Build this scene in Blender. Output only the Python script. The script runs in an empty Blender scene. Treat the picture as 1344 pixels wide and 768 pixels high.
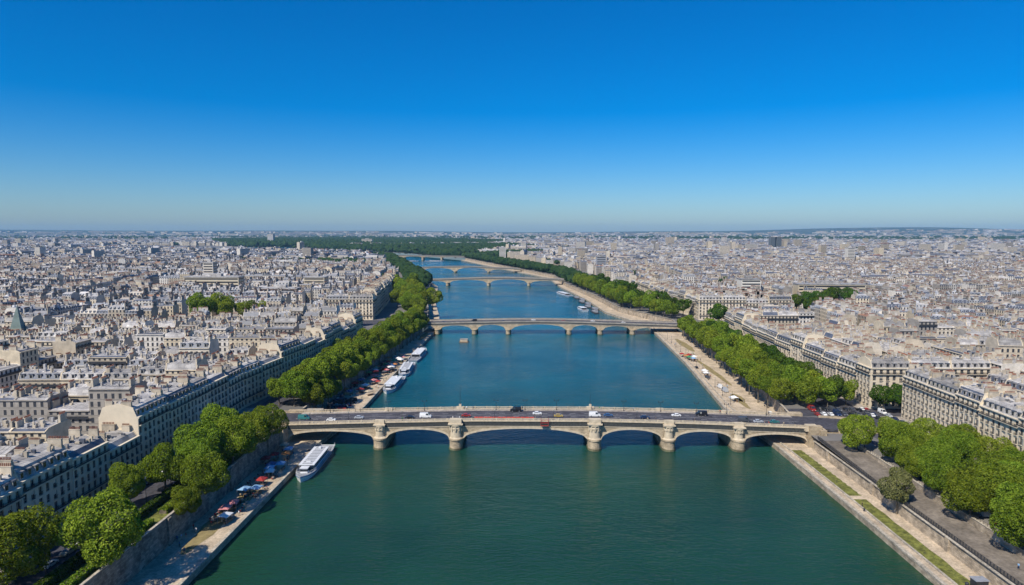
import bpy, math, random
import numpy as np
from mathutils import Vector, Matrix
R = math.radians
PI = math.pi
random.seed(11)
rng = np.random.default_rng(11)
C = bpy.context.scene.collection
SC = bpy.context.scene
EYE = 88.0
SUN_EL, SUN_AZ = 47.0, 37.0          # elevation; direction to the sun is (-sin az, -cos az)

# ------------------------------------------------------------ camera, sky, sun, exposure
cam = bpy.data.cameras.new('camera'); cam_o = bpy.data.objects.new('camera', cam); C.objects.link(cam_o)
cam.sensor_width = 36.0; cam.lens = 24.0; cam.clip_start = 1.0; cam.clip_end = 60000.0
cam_o.location = (0, 0, EYE)
cam_o.rotation_euler = (R(90) - math.atan(79 / 896), 0, math.atan(16 / 896 * math.cos(math.atan(79 / 896))))
SC.camera = cam_o
w = bpy.data.worlds.new('World'); SC.world = w; w.use_nodes = True
nt = w.node_tree; nt.nodes.clear()
sky = nt.nodes.new('ShaderNodeTexSky'); sky.sky_type = 'NISHITA'; sky.sun_disc = False
sky.sun_elevation = R(SUN_EL); sky.sun_rotation = R(180 + SUN_AZ)
sky.altitude = 100; sky.air_density = 1.0; sky.dust_density = 0.75; sky.ozone_density = 10.0
gam = nt.nodes.new('ShaderNodeGamma'); gam.inputs[1].default_value = 1.04
hsv = nt.nodes.new('ShaderNodeHueSaturation'); hsv.inputs['Saturation'].default_value = 1.37; hsv.inputs['Hue'].default_value = 0.502
bg = nt.nodes.new('ShaderNodeBackground'); bg.inputs[1].default_value = 0.102
out = nt.nodes.new('ShaderNodeOutputWorld')
nt.links.new(sky.outputs[0], hsv.inputs['Color']); nt.links.new(hsv.outputs[0], gam.inputs[0])
nt.links.new(gam.outputs[0], bg.inputs[0]); nt.links.new(bg.outputs[0], out.inputs[0])
sl = bpy.data.lights.new('sun', 'SUN'); sl.energy = 5.0; sl.angle = R(0.5); sl.color = (1.0, 0.93, 0.82)
so = bpy.data.objects.new('sun', sl); C.objects.link(so)
sd = Vector((-math.sin(R(SUN_AZ)) * math.cos(R(SUN_EL)), -math.cos(R(SUN_AZ)) * math.cos(R(SUN_EL)), math.sin(R(SUN_EL))))
so.rotation_euler = sd.to_track_quat('Z', 'Y').to_euler(); so.location = sd * 300 + Vector((0, 0, 100))
SC.view_settings.view_transform = 'Standard'; SC.view_settings.look = 'None'
SC.view_settings.exposure = 0.18; SC.view_settings.gamma = 1.0
try: SC.view_settings.use_curve_mapping = False
except Exception: pass
SC.render.engine = 'CYCLES'
SC.cycles.use_denoising = True
SC.cycles.max_bounces = 5; SC.cycles.diffuse_bounces = 2; SC.cycles.glossy_bounces = 2
SC.cycles.transmission_bounces = 2; SC.cycles.volume_bounces = 0; SC.cycles.transparent_max_bounces = 4
SC.cycles.use_adaptive_sampling = True; SC.cycles.adaptive_threshold = 0.02

# ------------------------------------------------------------ helpers
def tag(o, label=None, cat=None, group=None, kind=None):
    if label: o['label'] = label
    if cat: o['category'] = cat
    if group: o['group'] = group
    if kind: o['kind'] = kind
    return o
def thing(name, label, cat, loc=(0, 0, 0), rz=0, group=None):
    o = bpy.data.objects.new(name, None); C.objects.link(o); o.location = loc; o.rotation_euler = (0, 0, rz)
    o.empty_display_size = 0.1
    return tag(o, label, cat, group)
def copy_tree(o, parent=None):
    c = o.copy(); C.objects.link(c); c.parent = parent
    for ch in list(o.children): copy_tree(ch, c)
    return c
def place(proto, used, loc, rz, label, group=None, sc=None):
    o = proto if not used.get(proto.name) else copy_tree(proto)
    used[proto.name] = True
    o.location = loc; o.rotation_euler = (0, 0, rz)
    if sc: o.scale = sc
    o['label'] = label
    if group: o['group'] = group
    return o
ORD = 'first second third fourth fifth sixth seventh eighth ninth tenth eleventh twelfth thirteenth fourteenth fifteenth sixteenth seventeenth eighteenth nineteenth twentieth'.split()
def nth(i):
    if i < 20: return ORD[i]
    n = i + 1
    return '%d%s' % (n, {1: 'st', 2: 'nd', 3: 'rd'}.get(n % 10, 'th') if n % 100 not in (11, 12, 13) else 'th')
def lerp(a, b, t): return a + (b - a) * t
def interp(pts, y):
    ys = [p[1] for p in pts]; xs = [p[0] for p in pts]
    return float(np.interp(y, ys, xs))

class MB:
    def __init__(s): s.v = []; s.f = []; s.m = []
    def add(s, vs, fs, mi=0):
        b = len(s.v); s.v += [tuple(p) for p in vs]; s.f += [tuple(b + i for i in f) for f in fs]; s.m += [mi] * len(fs); return s
    def quad(s, a, b, c, d, mi=0): return s.add([a, b, c, d], [(0, 1, 2, 3)], mi)
    def box(s, x0, x1, y0, y1, z0, z1, mi=0, bottom=True):
        v = [(x0, y0, z0), (x1, y0, z0), (x1, y1, z0), (x0, y1, z0), (x0, y0, z1), (x1, y0, z1), (x1, y1, z1), (x0, y1, z1)]
        f = [(4, 5, 6, 7), (0, 1, 5, 4), (1, 2, 6, 5), (2, 3, 7, 6), (3, 0, 4, 7)]
        if bottom: f.append((3, 2, 1, 0))
        return s.add(v, f, mi)
    def obox(s, c, sx, sy, sz, rz=0, mi=0):
        ca, sa = math.cos(rz), math.sin(rz); v = []
        for z in (0, sz):
            for (x, y) in ((-sx / 2, -sy / 2), (sx / 2, -sy / 2), (sx / 2, sy / 2), (-sx / 2, sy / 2)):
                v.append((c[0] + x * ca - y * sa, c[1] + x * sa + y * ca, c[2] + z))
        return s.add(v, [(4, 5, 6, 7), (0, 1, 5, 4), (1, 2, 6, 5), (2, 3, 7, 6), (3, 0, 4, 7), (3, 2, 1, 0)], mi)
    def tube(s, a, b, r0, r1=None, n=6, mi=0, cap=True):
        r1 = r0 if r1 is None else r1
        a = Vector(a); b = Vector(b); d = (b - a).normalized()
        u = d.orthogonal().normalized(); w_ = d.cross(u); v = []
        for p, r in ((a, r0), (b, r1)):
            for i in range(n):
                t = 2 * PI * i / n; v.append(p + (u * math.cos(t) + w_ * math.sin(t)) * r)
        f = [(i, (i + 1) % n, n + (i + 1) % n, n + i) for i in range(n)]
        if cap: f += [tuple(range(n - 1, -1, -1)), tuple(range(n, 2 * n))]
        return s.add(v, f, mi)
    def lathe(s, prof, n=12, c=(0, 0, 0), a0=0, a1=2 * PI, mi=0, sx=1, sy=1):
        full = abs(a1 - a0 - 2 * PI) < 1e-6; k = n if full else n + 1; v = []
        for (r, z) in prof:
            for i in range(k):
                t = a0 + (a1 - a0) * i / n; v.append((c[0] + r * math.cos(t) * sx, c[1] + r * math.sin(t) * sy, c[2] + z))
        f = []
        for j in range(len(prof) - 1):
            for i in range(n): f.append((j * k + i, j * k + (i + 1) % k, (j + 1) * k + (i + 1) % k, (j + 1) * k + i))
        if full: f += [tuple(range(k - 1, -1, -1)), tuple((len(prof) - 1) * k + i for i in range(k))]
        return s.add(v, f, mi)
    def mesh(s, name, mats, smooth=False):
        me = bpy.data.meshes.new(name); me.from_pydata([tuple(p) for p in s.v], [], s.f)
        for m in mats: me.materials.append(m)
        if any(s.m): me.polygons.foreach_set('material_index', np.array(s.m, dtype=np.int32))
        if smooth: me.polygons.foreach_set('use_smooth', [True] * len(me.polygons))
        box_uv(me); me.update(); return me
    def build(s, name, mats, parent=None, smooth=False, loc=None):
        mats = mats if isinstance(mats, (list, tuple)) else [mats]
        return obj(name, s.mesh(name, mats, smooth), parent, loc)
def obj(name, me, parent=None, loc=None):
    o = bpy.data.objects.new(name, me); C.objects.link(o)
    if parent: o.parent = parent
    if loc: o.location = loc
    return o
def box_uv(me):
    n = len(me.loops)
    if n == 0: return
    co = np.empty(len(me.vertices) * 3, np.float32); me.vertices.foreach_get('co', co); co = co.reshape(-1, 3)
    li = np.empty(n, np.int32); me.loops.foreach_get('vertex_index', li)
    npoly = len(me.polygons)
    nor = np.empty(npoly * 3, np.float32); me.polygons.foreach_get('normal', nor); nor = nor.reshape(-1, 3)
    tot = np.empty(npoly, np.int32); me.polygons.foreach_get('loop_total', tot)
    ln = np.repeat(nor, tot, axis=0); p = co[li]
    flat = np.abs(ln[:, 2]) > 0.8
    tx = np.stack([-ln[:, 1], ln[:, 0]], 1); l = np.linalg.norm(tx, axis=1, keepdims=True); l[l < 1e-6] = 1; tx /= l
    uv = np.stack([p[:, 0] * tx[:, 0] + p[:, 1] * tx[:, 1], p[:, 2]], 1)
    uv[flat] = p[flat][:, :2]
    u = me.uv_layers.new(name='UVMap'); u.data.foreach_set('uv', uv.astype(np.float32).ravel())

# ------------------------------------------------------------ materials
def newmat(name):
    m = bpy.data.materials.new(name); m.use_nodes = True; t = m.node_tree
    b = t.nodes['Principled BSDF']; return m, t, b
def N(t, kind, **kw):
    n = t.nodes.new(kind)
    for k, v in kw.items():
        if k[0] == 'i' and k[1:].isdigit(): n.inputs[int(k[1:])].default_value = v
        else: setattr(n, k, v)
    return n
def ramp(t, src, stops):
    r = N(t, 'ShaderNodeValToRGB'); e = r.color_ramp.elements
    while len(e) < len(stops): e.new(0.5)
    for el, (p, c) in zip(e, stops): el.position = p; el.color = (*c, 1) if len(c) == 3 else c
    t.links.new(src, r.inputs[0]); return r.outputs[0]
def mixc(t, fac, a, b, mode='MIX'):
    n = N(t, 'ShaderNodeMix', data_type='RGBA', blend_type=mode)
    for s, v in ((n.inputs[0], fac), (n.inputs[6], a), (n.inputs[7], b)):
        if hasattr(v, 'is_linked'): t.links.new(v, s)
        elif isinstance(v, (int, float)): s.default_value = v
        else: s.default_value = (*v, 1)
    return n.outputs[2]
def math_(t, op, a, b=None):
    n = N(t, 'ShaderNodeMath', operation=op)
    for s, v in ((n.inputs[0], a), (n.inputs[1], b)):
        if v is None: continue
        if hasattr(v, 'is_linked'): t.links.new(v, s)
        else: s.default_value = v
    return n.outputs[0]
def noise(t, scale, detail=4, vec=None, rough=0.6):
    n = N(t, 'ShaderNodeTexNoise'); n.inputs['Scale'].default_value = scale; n.inputs['Detail'].default_value = detail
    n.inputs['Roughness'].default_value = rough
    if vec is None:
        g = N(t, 'ShaderNodeNewGeometry'); vec = g.outputs['Position']
    t.links.new(vec, n.inputs['Vector']); return n.outputs['Fac']
def flat(name, c, rough=0.6, metal=0.0, var=0.25, scale=0.7, perobj=0.0, spec=0.3):
    m, t, b = newmat(name)
    f = noise(t, scale, 5)
    c0 = tuple(x * (1 - var) for x in c); c1 = tuple(min(1, x * (1 + var)) for x in c)
    col = ramp(t, f, [(0.3, c0), (0.7, c1)])
    if perobj:
        oi = N(t, 'ShaderNodeObjectInfo')
        v = N(t, 'ShaderNodeMapRange', i3=1 - perobj, i4=1 + perobj); t.links.new(oi.outputs['Random'], v.inputs[0])
        h = N(t, 'ShaderNodeHueSaturation'); t.links.new(v.outputs[0], h.inputs['Value']); t.links.new(col, h.inputs['Color']); col = h.outputs[0]
    t.links.new(col, b.inputs['Base Color']); b.inputs['Roughness'].default_value = rough; b.inputs['Metallic'].default_value = metal
    b.inputs['Specular IOR Level'].default_value = spec
    return m
def blockstone(name, c, bw=0.9, bh=0.42, var=0.3, stain=0.35, mortar=0.6):
    m, t, b = newmat(name)
    uv = N(t, 'ShaderNodeUVMap')
    br = N(t, 'ShaderNodeTexBrick'); t.links.new(uv.outputs[0], br.inputs['Vector'])
    br.inputs['Scale'].default_value = 1.0; br.inputs['Brick Width'].default_value = bw; br.inputs['Row Height'].default_value = bh
    br.inputs['Mortar Size'].default_value = 0.025; br.inputs['Color1'].default_value = (*[x * (1 - var) for x in c], 1)
    br.inputs['Color2'].default_value = (*[min(1, x * (1 + var)) for x in c], 1); br.inputs['Mortar'].default_value = (*[x * mortar for x in c], 1)
    col = br.outputs['Color']
    f = noise(t, 0.28, 8, None, 0.72)
    d = ramp(t, f, [(0.38, (1 - stain,) * 3), (0.62, (1.08,) * 3)])
    col = mixc(t, 1.0, col, d, 'MULTIPLY')
    t.links.new(col, b.inputs['Base Color']); b.inputs['Roughness'].default_value = 0.85; b.inputs['Specular IOR Level'].default_value = 0.2
    return m
M = {}
M['stone'] = blockstone('bridge_stone', (0.46, 0.37, 0.25), 1.1, 0.45, 0.16, 0.38)
M['tide'] = blockstone('wet_dark_stone', (0.16, 0.15, 0.09), 1.1, 0.45, 0.25, 0.5)
M['stone_grey'] = flat('grey_parapet_stone', (0.30, 0.275, 0.235), 0.8, var=0.25, scale=0.4)
M['stone_trim'] = flat('stone_trim', (0.50, 0.42, 0.30), 0.8, var=0.22, scale=0.6)
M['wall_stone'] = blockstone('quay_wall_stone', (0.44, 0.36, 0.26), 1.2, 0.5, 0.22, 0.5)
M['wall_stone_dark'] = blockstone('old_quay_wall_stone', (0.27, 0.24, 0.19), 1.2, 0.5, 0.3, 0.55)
M['facade'] = flat('facade_stone', (0.64, 0.545, 0.40), 0.85, var=0.10, scale=0.25, perobj=0.12)
M['facade_trim'] = flat('facade_trim', (0.62, 0.54, 0.41), 0.85, var=0.15, scale=0.8)
M['zinc'] = flat('zinc_roof', (0.37, 0.352, 0.33), 0.6, 0.0, var=0.34, scale=0.3, perobj=0.3, spec=0.25)
m = M['zinc']; t = m.node_tree; b = t.nodes['Principled BSDF']; src_ = b.inputs['Base Color'].links[0].from_socket
uv = N(t, 'ShaderNodeUVMap'); br = N(t, 'ShaderNodeTexBrick'); t.links.new(uv.outputs[0], br.inputs['Vector'])
for k_, v_ in (('Scale', 1.0), ('Brick Width', 3.1), ('Row Height', 1.3), ('Mortar Size', .05)): br.inputs[k_].default_value = v_
br.inputs['Color1'].default_value = (.72, .72, .74, 1); br.inputs['Color2'].default_value = (1.15, 1.15, 1.13, 1); br.inputs['Mortar'].default_value = (.45, .45, .47, 1)
t.links.new(mixc(t, 1.0, src_, br.outputs['Color'], 'MULTIPLY'), b.inputs['Base Color'])
M['slate'] = flat('slate_roof', (0.075, 0.085, 0.11), 0.5, var=0.35, scale=0.5, perobj=0.3, spec=0.5)
M['chimney'] = flat('chimney_render', (0.44, 0.38, 0.29), 0.9, var=0.25, scale=0.5, perobj=0.2)
M['pots'] = flat('terracotta_pots', (0.24, 0.11, 0.075), 0.8, var=0.4, scale=1.0)
M['iron'] = flat('dark_iron', (0.035, 0.037, 0.042), 0.5, var=0.2)
M['lattice'] = flat('grey_iron_fascia', (0.062, 0.064, 0.06), 0.6, var=0.5, scale=1.6)
M['window'] = flat('window_glass', (0.02, 0.025, 0.032), 0.12, var=0.3, spec=0.7)
M['frame_white'] = flat('painted_window_frame', (0.33, 0.32, 0.29), 0.6, var=0.1)
M['asphalt'] = flat('asphalt', (0.062, 0.060, 0.070), 0.85, var=0.18, scale=0.25)
M['asphalt_tan'] = flat('dusty_asphalt', (0.20, 0.17, 0.135), 0.9, var=0.2, scale=0.3)
M['pave'] = flat('pale_pavement', (0.34, 0.30, 0.25), 0.85, var=0.16, scale=0.5)
M['kerb'] = flat('kerb_stone', (0.42, 0.37, 0.29), 0.85, var=0.2, scale=1.0)
M['gravel'] = flat('sandy_gravel', (0.50, 0.40, 0.28), 0.95, var=0.2, scale=0.35)
M['grass'] = flat('lawn', (0.14, 0.145, 0.03), 0.95, var=0.35, scale=0.8)
M['drygrass'] = flat('worn_grass', (0.24, 0.19, 0.085), 0.95, var=0.3, scale=0.4)
M['paint'] = flat('road_paint', (0.55, 0.55, 0.52), 0.8, var=0.2, scale=2)
M['white'] = flat('white_paint', (0.74, 0.75, 0.76), 0.35, var=0.05, spec=0.5)
M['boat_roof'] = flat('boat_roof_white', (0.62, 0.64, 0.66), 0.45, var=0.12, scale=1.5)
M['blue_trim'] = flat('blue_boat_trim', (0.05, 0.16, 0.36), 0.4, var=0.1)
M['deck'] = flat('boat_deck', (0.26, 0.27, 0.29), 0.7, var=0.2, scale=1.5)
M['tyre'] = flat('tyre_rubber', (0.02, 0.02, 0.02), 0.8)
M['bark'] = flat('plane_bark', (0.14, 0.115, 0.08), 0.9, var=0.35, scale=1.2)
M['skin'] = flat('skin', (0.42, 0.25, 0.17), 0.6, var=0.05)
M['hair'] = flat('hair', (0.04, 0.025, 0.015), 0.7)
M['wood'] = flat('weathered_wood', (0.20, 0.13, 0.08), 0.8, var=0.3, scale=1.5)
M['copper'] = flat('green_copper', (0.15, 0.20, 0.18), 0.7, var=0.2, scale=0.3)
def weather(key, lo, hi, sc1, sc2):
    m = M[key]; t = m.node_tree; b = t.nodes['Principled BSDF']; src_ = b.inputs['Base Color'].links[0].from_socket
    a = ramp(t, noise(t, sc1, 6, None, .7), [(.36, (lo,) * 3), (.6, (hi,) * 3)]); c = ramp(t, noise(t, sc2, 3, None, .6), [(.4, (.8,) * 3), (.58, (1.08,) * 3)])
    t.links.new(mixc(t, 1.0, mixc(t, 1.0, src_, a, 'MULTIPLY'), c, 'MULTIPLY'), b.inputs['Base Color'])
weather('gravel', .72, 1.1, .12, 1.6); weather('asphalt_tan', .7, 1.12, .09, .9); weather('asphalt', .75, 1.2, .1, .8); weather('pave', .75, 1.1, .15, 1.2); weather('grass', .65, 1.25, .4, 2.5); weather('kerb', .7, 1.12, .3, 2.0)
def solid(name, c, rough=0.5): 
    if name not in M: M[name] = flat(name, c, rough, var=0.12, scale=1.5)
    return M[name]

# leaves
def leafmat(name, c0, c1, c2):
    m, t, b = newmat(name); t.nodes.remove(b)
    oi = N(t, 'ShaderNodeObjectInfo'); g = N(t, 'ShaderNodeNewGeometry')
    f = noise(t, 0.55, 3)
    rnd = math_(t, 'ADD', math_(t, 'MULTIPLY', f, 0.75), math_(t, 'MULTIPLY', g.outputs['Random Per Island'], 0.3))
    col = ramp(t, rnd, [(0.28, c0), (0.5, c1), (0.78, c2)])
    h = N(t, 'ShaderNodeHueSaturation'); t.links.new(col, h.inputs['Color'])
    mr = N(t, 'ShaderNodeMapRange', i3=0.72, i4=1.22); t.links.new(oi.outputs['Random'], mr.inputs[0]); t.links.new(mr.outputs[0], h.inputs['Value'])
    mh = N(t, 'ShaderNodeMapRange', i3=0.485, i4=0.52); t.links.new(math_(t, 'FRACT', math_(t, 'MULTIPLY', oi.outputs['Random'], 7.3)), mh.inputs[0]); t.links.new(mh.outputs[0], h.inputs['Hue'])
    d = N(t, 'ShaderNodeBsdfDiffuse'); tr = N(t, 'ShaderNodeBsdfTranslucent'); mx = N(t, 'ShaderNodeMixShader', i0=0.28)
    t.links.new(h.outputs[0], d.inputs[0]); t.links.new(h.outputs[0], tr.inputs[0])
    t.links.new(d.outputs[0], mx.inputs[1]); t.links.new(tr.outputs[0], mx.inputs[2])
    t.links.new(mx.outputs[0], t.nodes['Material Output'].inputs[0]); return m
M['leaf'] = leafmat('plane_leaves', (0.052, 0.095, 0.010), (0.155, 0.215, 0.018), (0.32, 0.385, 0.045))
M['leaf_dark'] = leafmat('dark_leaves', (0.026, 0.060, 0.010), (0.060, 0.110, 0.014), (0.12, 0.18, 0.02))
M['leaf_grey'] = leafmat('olive_leaves', (0.10, 0.12, 0.04), (0.18, 0.20, 0.07), (0.29, 0.30, 0.12))

# water
m, t, b = newmat('river_water'); M['water'] = m
g = N(t, 'ShaderNodeNewGeometry')
sp = N(t, 'ShaderNodeSeparateXYZ'); t.links.new(g.outputs['Position'], sp.inputs[0])
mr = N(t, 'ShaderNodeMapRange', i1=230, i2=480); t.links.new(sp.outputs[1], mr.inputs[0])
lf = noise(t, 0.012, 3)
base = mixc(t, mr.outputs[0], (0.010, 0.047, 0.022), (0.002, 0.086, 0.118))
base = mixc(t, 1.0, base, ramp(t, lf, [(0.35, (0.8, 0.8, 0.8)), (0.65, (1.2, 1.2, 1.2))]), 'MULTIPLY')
t.links.new(base, b.inputs['Base Color']); b.inputs['IOR'].default_value = 1.33
t.links.new(ramp(t, noise(t, 0.02, 4, None, 0.65), [(0.38, (0.05,) * 3), (0.62, (0.20,) * 3)]), b.inputs['Roughness'])
mp = N(t, 'ShaderNodeMapping'); mp.inputs['Scale'].default_value = (0.55, 1.0, 1.0); t.links.new(g.outputs['Position'], mp.inputs['Vector'])
n1 = noise(t, 0.85, 4, mp.outputs[0], 0.6); n2 = noise(t, 0.22, 2, mp.outputs[0])
hh = math_(t, 'ADD', math_(t, 'MULTIPLY', n1, 0.7), math_(t, 'MULTIPLY', n2, 0.8))
bp = N(t, 'ShaderNodeBump'); bp.inputs['Strength'].default_value = 0.55; bp.inputs['Distance'].default_value = 0.9
t.links.new(hh, bp.inputs['Height']); t.links.new(bp.outputs[0], b.inputs['Normal'])

# city ground: paving broken by asphalt and soot
m, t, b = newmat('city_ground'); M['ground'] = m
col = ramp(t, noise(t, 0.03, 5), [(0.35, (0.11, 0.105, 0.10)), (0.65, (0.19, 0.175, 0.155))])
t.links.new(col, b.inputs['Base Color']); b.inputs['Roughness'].default_value = 0.9
# hills
m, t, b = newmat('wooded_hills'); M['hill'] = m
col = ramp(t, noise(t, 0.004, 8, None, 0.7), [(0.40, (0.020, 0.045, 0.030)), (0.55, (0.035, 0.06, 0.04)), (0.64, (0.24, 0.23, 0.20))])
t.links.new(col, b.inputs['Base Color']); b.inputs['Roughness'].default_value = 0.95

# city building materials: colour comes with each house (attribute 'tint'), windows from the wall's own metres
def tinted(name, rough, windows=False, seams=False, perobj=None):
    m, t, b = newmat(name)
    if perobj:
        oi = N(t, 'ShaderNodeObjectInfo'); col = ramp(t, oi.outputs['Random'], perobj)
        t.nodes[-1].color_ramp.interpolation = 'CONSTANT'
    else:
        a = N(t, 'ShaderNodeAttribute', attribute_name='tint'); col = a.outputs['Color']
    f = noise(t, 0.35, 5, None, 0.7)
    col = mixc(t, 1.0, col, ramp(t, f, [(0.3, (0.72,) * 3), (0.7, (1.2,) * 3)]), 'MULTIPLY')
    if windows:
        uv = N(t, 'ShaderNodeUVMap'); s = N(t, 'ShaderNodeSeparateXYZ'); t.links.new(uv.outputs[0], s.inputs[0])
        fu = math_(t, 'FRACT', math_(t, 'DIVIDE', s.outputs[0], 2.6)); fv = math_(t, 'FRACT', math_(t, 'DIVIDE', s.outputs[1], 3.0))
        w1 = math_(t, 'MULTIPLY', math_(t, 'GREATER_THAN', fu, 0.30), math_(t, 'LESS_THAN', fu, 0.72))
        w2 = math_(t, 'MULTIPLY', math_(t, 'GREATER_THAN', fv, 0.16), math_(t, 'LESS_THAN', fv, 0.80))
        win = math_(t, 'MULTIPLY', w1, w2)
        band = math_(t, 'LESS_THAN', fv, 0.10)
        col = mixc(t, math_(t, 'MULTIPLY', band, 0.45), col, (0.08, 0.075, 0.07))
        col = mixc(t, win, col, (0.035, 0.038, 0.045))
    t.links.new(col, b.inputs['Base Color']); b.inputs['Roughness'].default_value = rough; b.inputs['Specular IOR Level'].default_value = 0.35
    return m
M['city_wall'] = tinted('city_wall', 0.9, windows=True)
M['city_gable'] = tinted('city_gable', 0.9)
M['city_roof'] = tinted('city_roof', 0.5)
WALLC = [(0.54, 0.46, 0.345), (0.44, 0.375, 0.28), (0.62, 0.545, 0.43), (0.65, 0.60, 0.52), (0.31, 0.28, 0.24), (0.58, 0.49, 0.35)]
ROOFC = [(0.33, 0.35, 0.38), (0.42, 0.43, 0.45), (0.21, 0.225, 0.26), (0.10, 0.115, 0.145), (0.36, 0.33, 0.30), (0.30, 0.17, 0.115), (0.50, 0.47, 0.42), (0.55, 0.56, 0.58)]
def stops(cols): return [(i / len(cols), c) for i, c in enumerate(cols)]
M['o_wall'] = tinted('house_wall', 0.9, windows=True, perobj=stops(WALLC))
M['o_gable'] = tinted('house_party_wall', 0.9, perobj=stops(WALLC))

# ------------------------------------------------------------ banks (world metres)
LW = [(-84, -200), (-84, 285), (-79, 330), (-79, 500), (-77.5, 616), (-87, 694), (-108, 827), (-137, 1079), (-243, 1516), (-401, 2133), (-900, 2640), (-1500, 3050), (-2300, 3500)]
RW = [(102, -200), (103, 225), (102, 288), (98.6, 331), (107, 448), (114.5, 630), (88, 736), (80, 877), (57, 1082), (46, 1296), (-71, 1682), (-198, 2137), (-500, 2700), (-1150, 3450), (-2000, 4000)]
LWALL = [(-98, -200), (-98, 350), (-92, 480), (-86.5, 610), (-98, 694), (-119, 827), (-148, 1079), (-254, 1516), (-412, 2133), (-911, 2635), (-1511, 3045), (-2311, 3495)]
RWALL = [(114.5, -200), (115, 275), (123, 331), (131, 448), (137.5, 630), (103, 736), (92, 877), (67, 1082), (56, 1296), (-58, 1690), (-186, 2147), (-490, 2712), (-1142, 3462), (-1995, 4010)]
ZL, ZR, ZQ = 9.0, 7.0, 2.0
def lw(y): return interp(LW, y)
def rw(y): return interp(RW, y)
def lwall(y): return interp(LWALL, y)
def rwall(y): return interp(RWALL, y)

def strip(a, b, za, zb, mb, mi=0):
    for i in range(len(a) - 1):
        mb.quad((*a[i], za), (*b[i], zb), (*b[i + 1], zb), (*a[i + 1], za), mi)
def ys_range(y0, y1, n): return [lerp(y0, y1, i / n) for i in range(n + 1)]
YS = [-200, 40, 120, 200, 275, 331, 350, 448, 480, 560, 610, 630, 694, 736, 827, 877, 950, 1079, 1180, 1296, 1400, 1516, 1690, 1900, 2133, 2400, 2635, 2900, 3045, 3300, 3495]
# water
mb = MB(); ysw = YS
strip([(lw(y) - 6, y) for y in YS], [(rw(y) + 6, y) for y in YS], 0, 0, mb)
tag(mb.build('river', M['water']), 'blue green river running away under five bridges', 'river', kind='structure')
# ground: one sheet to the horizon, left level 9, right level 7, with the river cut out
mb = MB()
strip([(-15000, y) for y in YS], [(lwall(y), y) for y in YS], ZL, ZL, mb)
def gr(y): return 127.0 if y <= 262 else rwall(y)
YG = sorted(YS + [262, 262.4])
strip([(gr(y), y) for y in YG], [(15000, y) for y in YG], ZR, ZR, mb)
E_ = 3495
mb.quad((-15000, E_, ZL), (lwall(E_), E_, ZL), (lwall(E_), 15500, 8), (-15000, 15500, ZL))
mb.quad((lwall(E_), E_, ZL), (rwall(E_), E_, ZR), (rwall(E_), 15500, 8), (lwall(E_), 15500, 8))
mb.quad((rwall(E_), E_, ZR), (15000, E_, ZR), (15000, 15500, ZR), (rwall(E_), 15500, 8))
tag(mb.build('ground', M['ground']), 'city ground under the buildings and streets', 'ground', kind='structure')
# lower quays
def lower_quay(name, a, b, ys, zq, mat, label, side):
    mb = MB(); top = []
    for i in range(len(ys) - 1):
        y0, y1 = ys[i], ys[i + 1]
        mb.quad((a(y0), y0, zq), (b(y0), y0, zq), (b(y1), y1, zq), (a(y1), y1, zq), 0)
        e0, e1 = (b(y0), b(y1)) if side > 0 else (a(y0), a(y1))
        mb.quad((e0, y0, -2), (e1, y1, -2), (e1, y1, zq), (e0, y0, zq), 1)
        k = 0.9 * side
        # stone edge strip, a little proud
        mb.quad((e0 - k, y0, zq + .12), (e0 + .1 * side, y0, zq + .12), (e1 + .1 * side, y1, zq + .12), (e1 - k, y1, zq + .12), 2)
        mb.quad((e0 + .1 * side, y0, zq - .4), (e0 + .1 * side, y0, zq + .12), (e1 + .1 * side, y1, zq + .12), (e1 + .1 * side, y1, zq - .4), 2)
        mb.quad((e0 - k, y0, zq), (e0 - k, y0, zq + .12), (e1 - k, y1, zq + .12), (e1 - k, y1, zq), 2)
    return tag(mb.build(name, [mat, M['wall_stone'], M['kerb']]), label, 'quay', kind='structure')
lower_quay('lower_quay', lambda y: lwall(y) - .2, lw, [y for y in YS if y <= 2133], ZQ, M['gravel'], 'sandy lower quay along the left bank', 1)
lower_quay('riverside_quay', rw, lambda y: rwall(y) + .2, [y for y in YS if y <= 2133], ZQ, M['gravel'], 'pale lower quay along the right bank', -1)
# second ledge + grass strip + path on the near right quay
mb = MB()
def ledge(mb, f0, f1, ys, z0, z1, mi=0):
    for y0, y1 in zip(ys[:-1], ys[1:]):
        a0, a1, b0, b1 = f0(y0), f0(y1), f1(y0), f1(y1)
        mb.quad((a0, y0, z1), (b0, y0, z1), (b1, y1, z1), (a1, y1, z1), mi)
        mb.quad((a0, y0, z0), (a0, y0, z1), (a1, y1, z1), (a1, y1, z0), mi)
        mb.quad((b1, y1, z0), (b1, y1, z1), (b0, y0, z1), (b0, y0, z0), mi)
YN = ys_range(40, 620, 40)
ledge(mb, lambda y: rw(y) + 2.6, lambda y: rw(y) + 3.1, YN, ZQ, ZQ + .45)
tag(mb.build('quay_kerb', M['kerb']), 'low stone step along the right lower quay', 'kerb', kind='structure')
mb = MB()
for (y0, y1) in ((40, 216), (219, 266)):
    n = 30
    for i in range(n):
        a, b2 = lerp(y0, y1, i / n), lerp(y0, y1, (i + 1) / n)
        wa, wb = 0.25 * math.sin(a * 1.7), 0.25 * math.sin(b2 * 1.7)
        mb.quad((rw(a) + 3.4, a, ZQ + .02), (rw(a) + 7.6 + wa, a, ZQ + .02), (rw(b2) + 7.6 + wb, b2, ZQ + .02), (rw(b2) + 3.4, b2, ZQ + .02))
tag(mb.build('grass', M['grass']), 'long grass strip on the right lower quay', 'grass', kind='stuff')
mb = MB()
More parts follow.
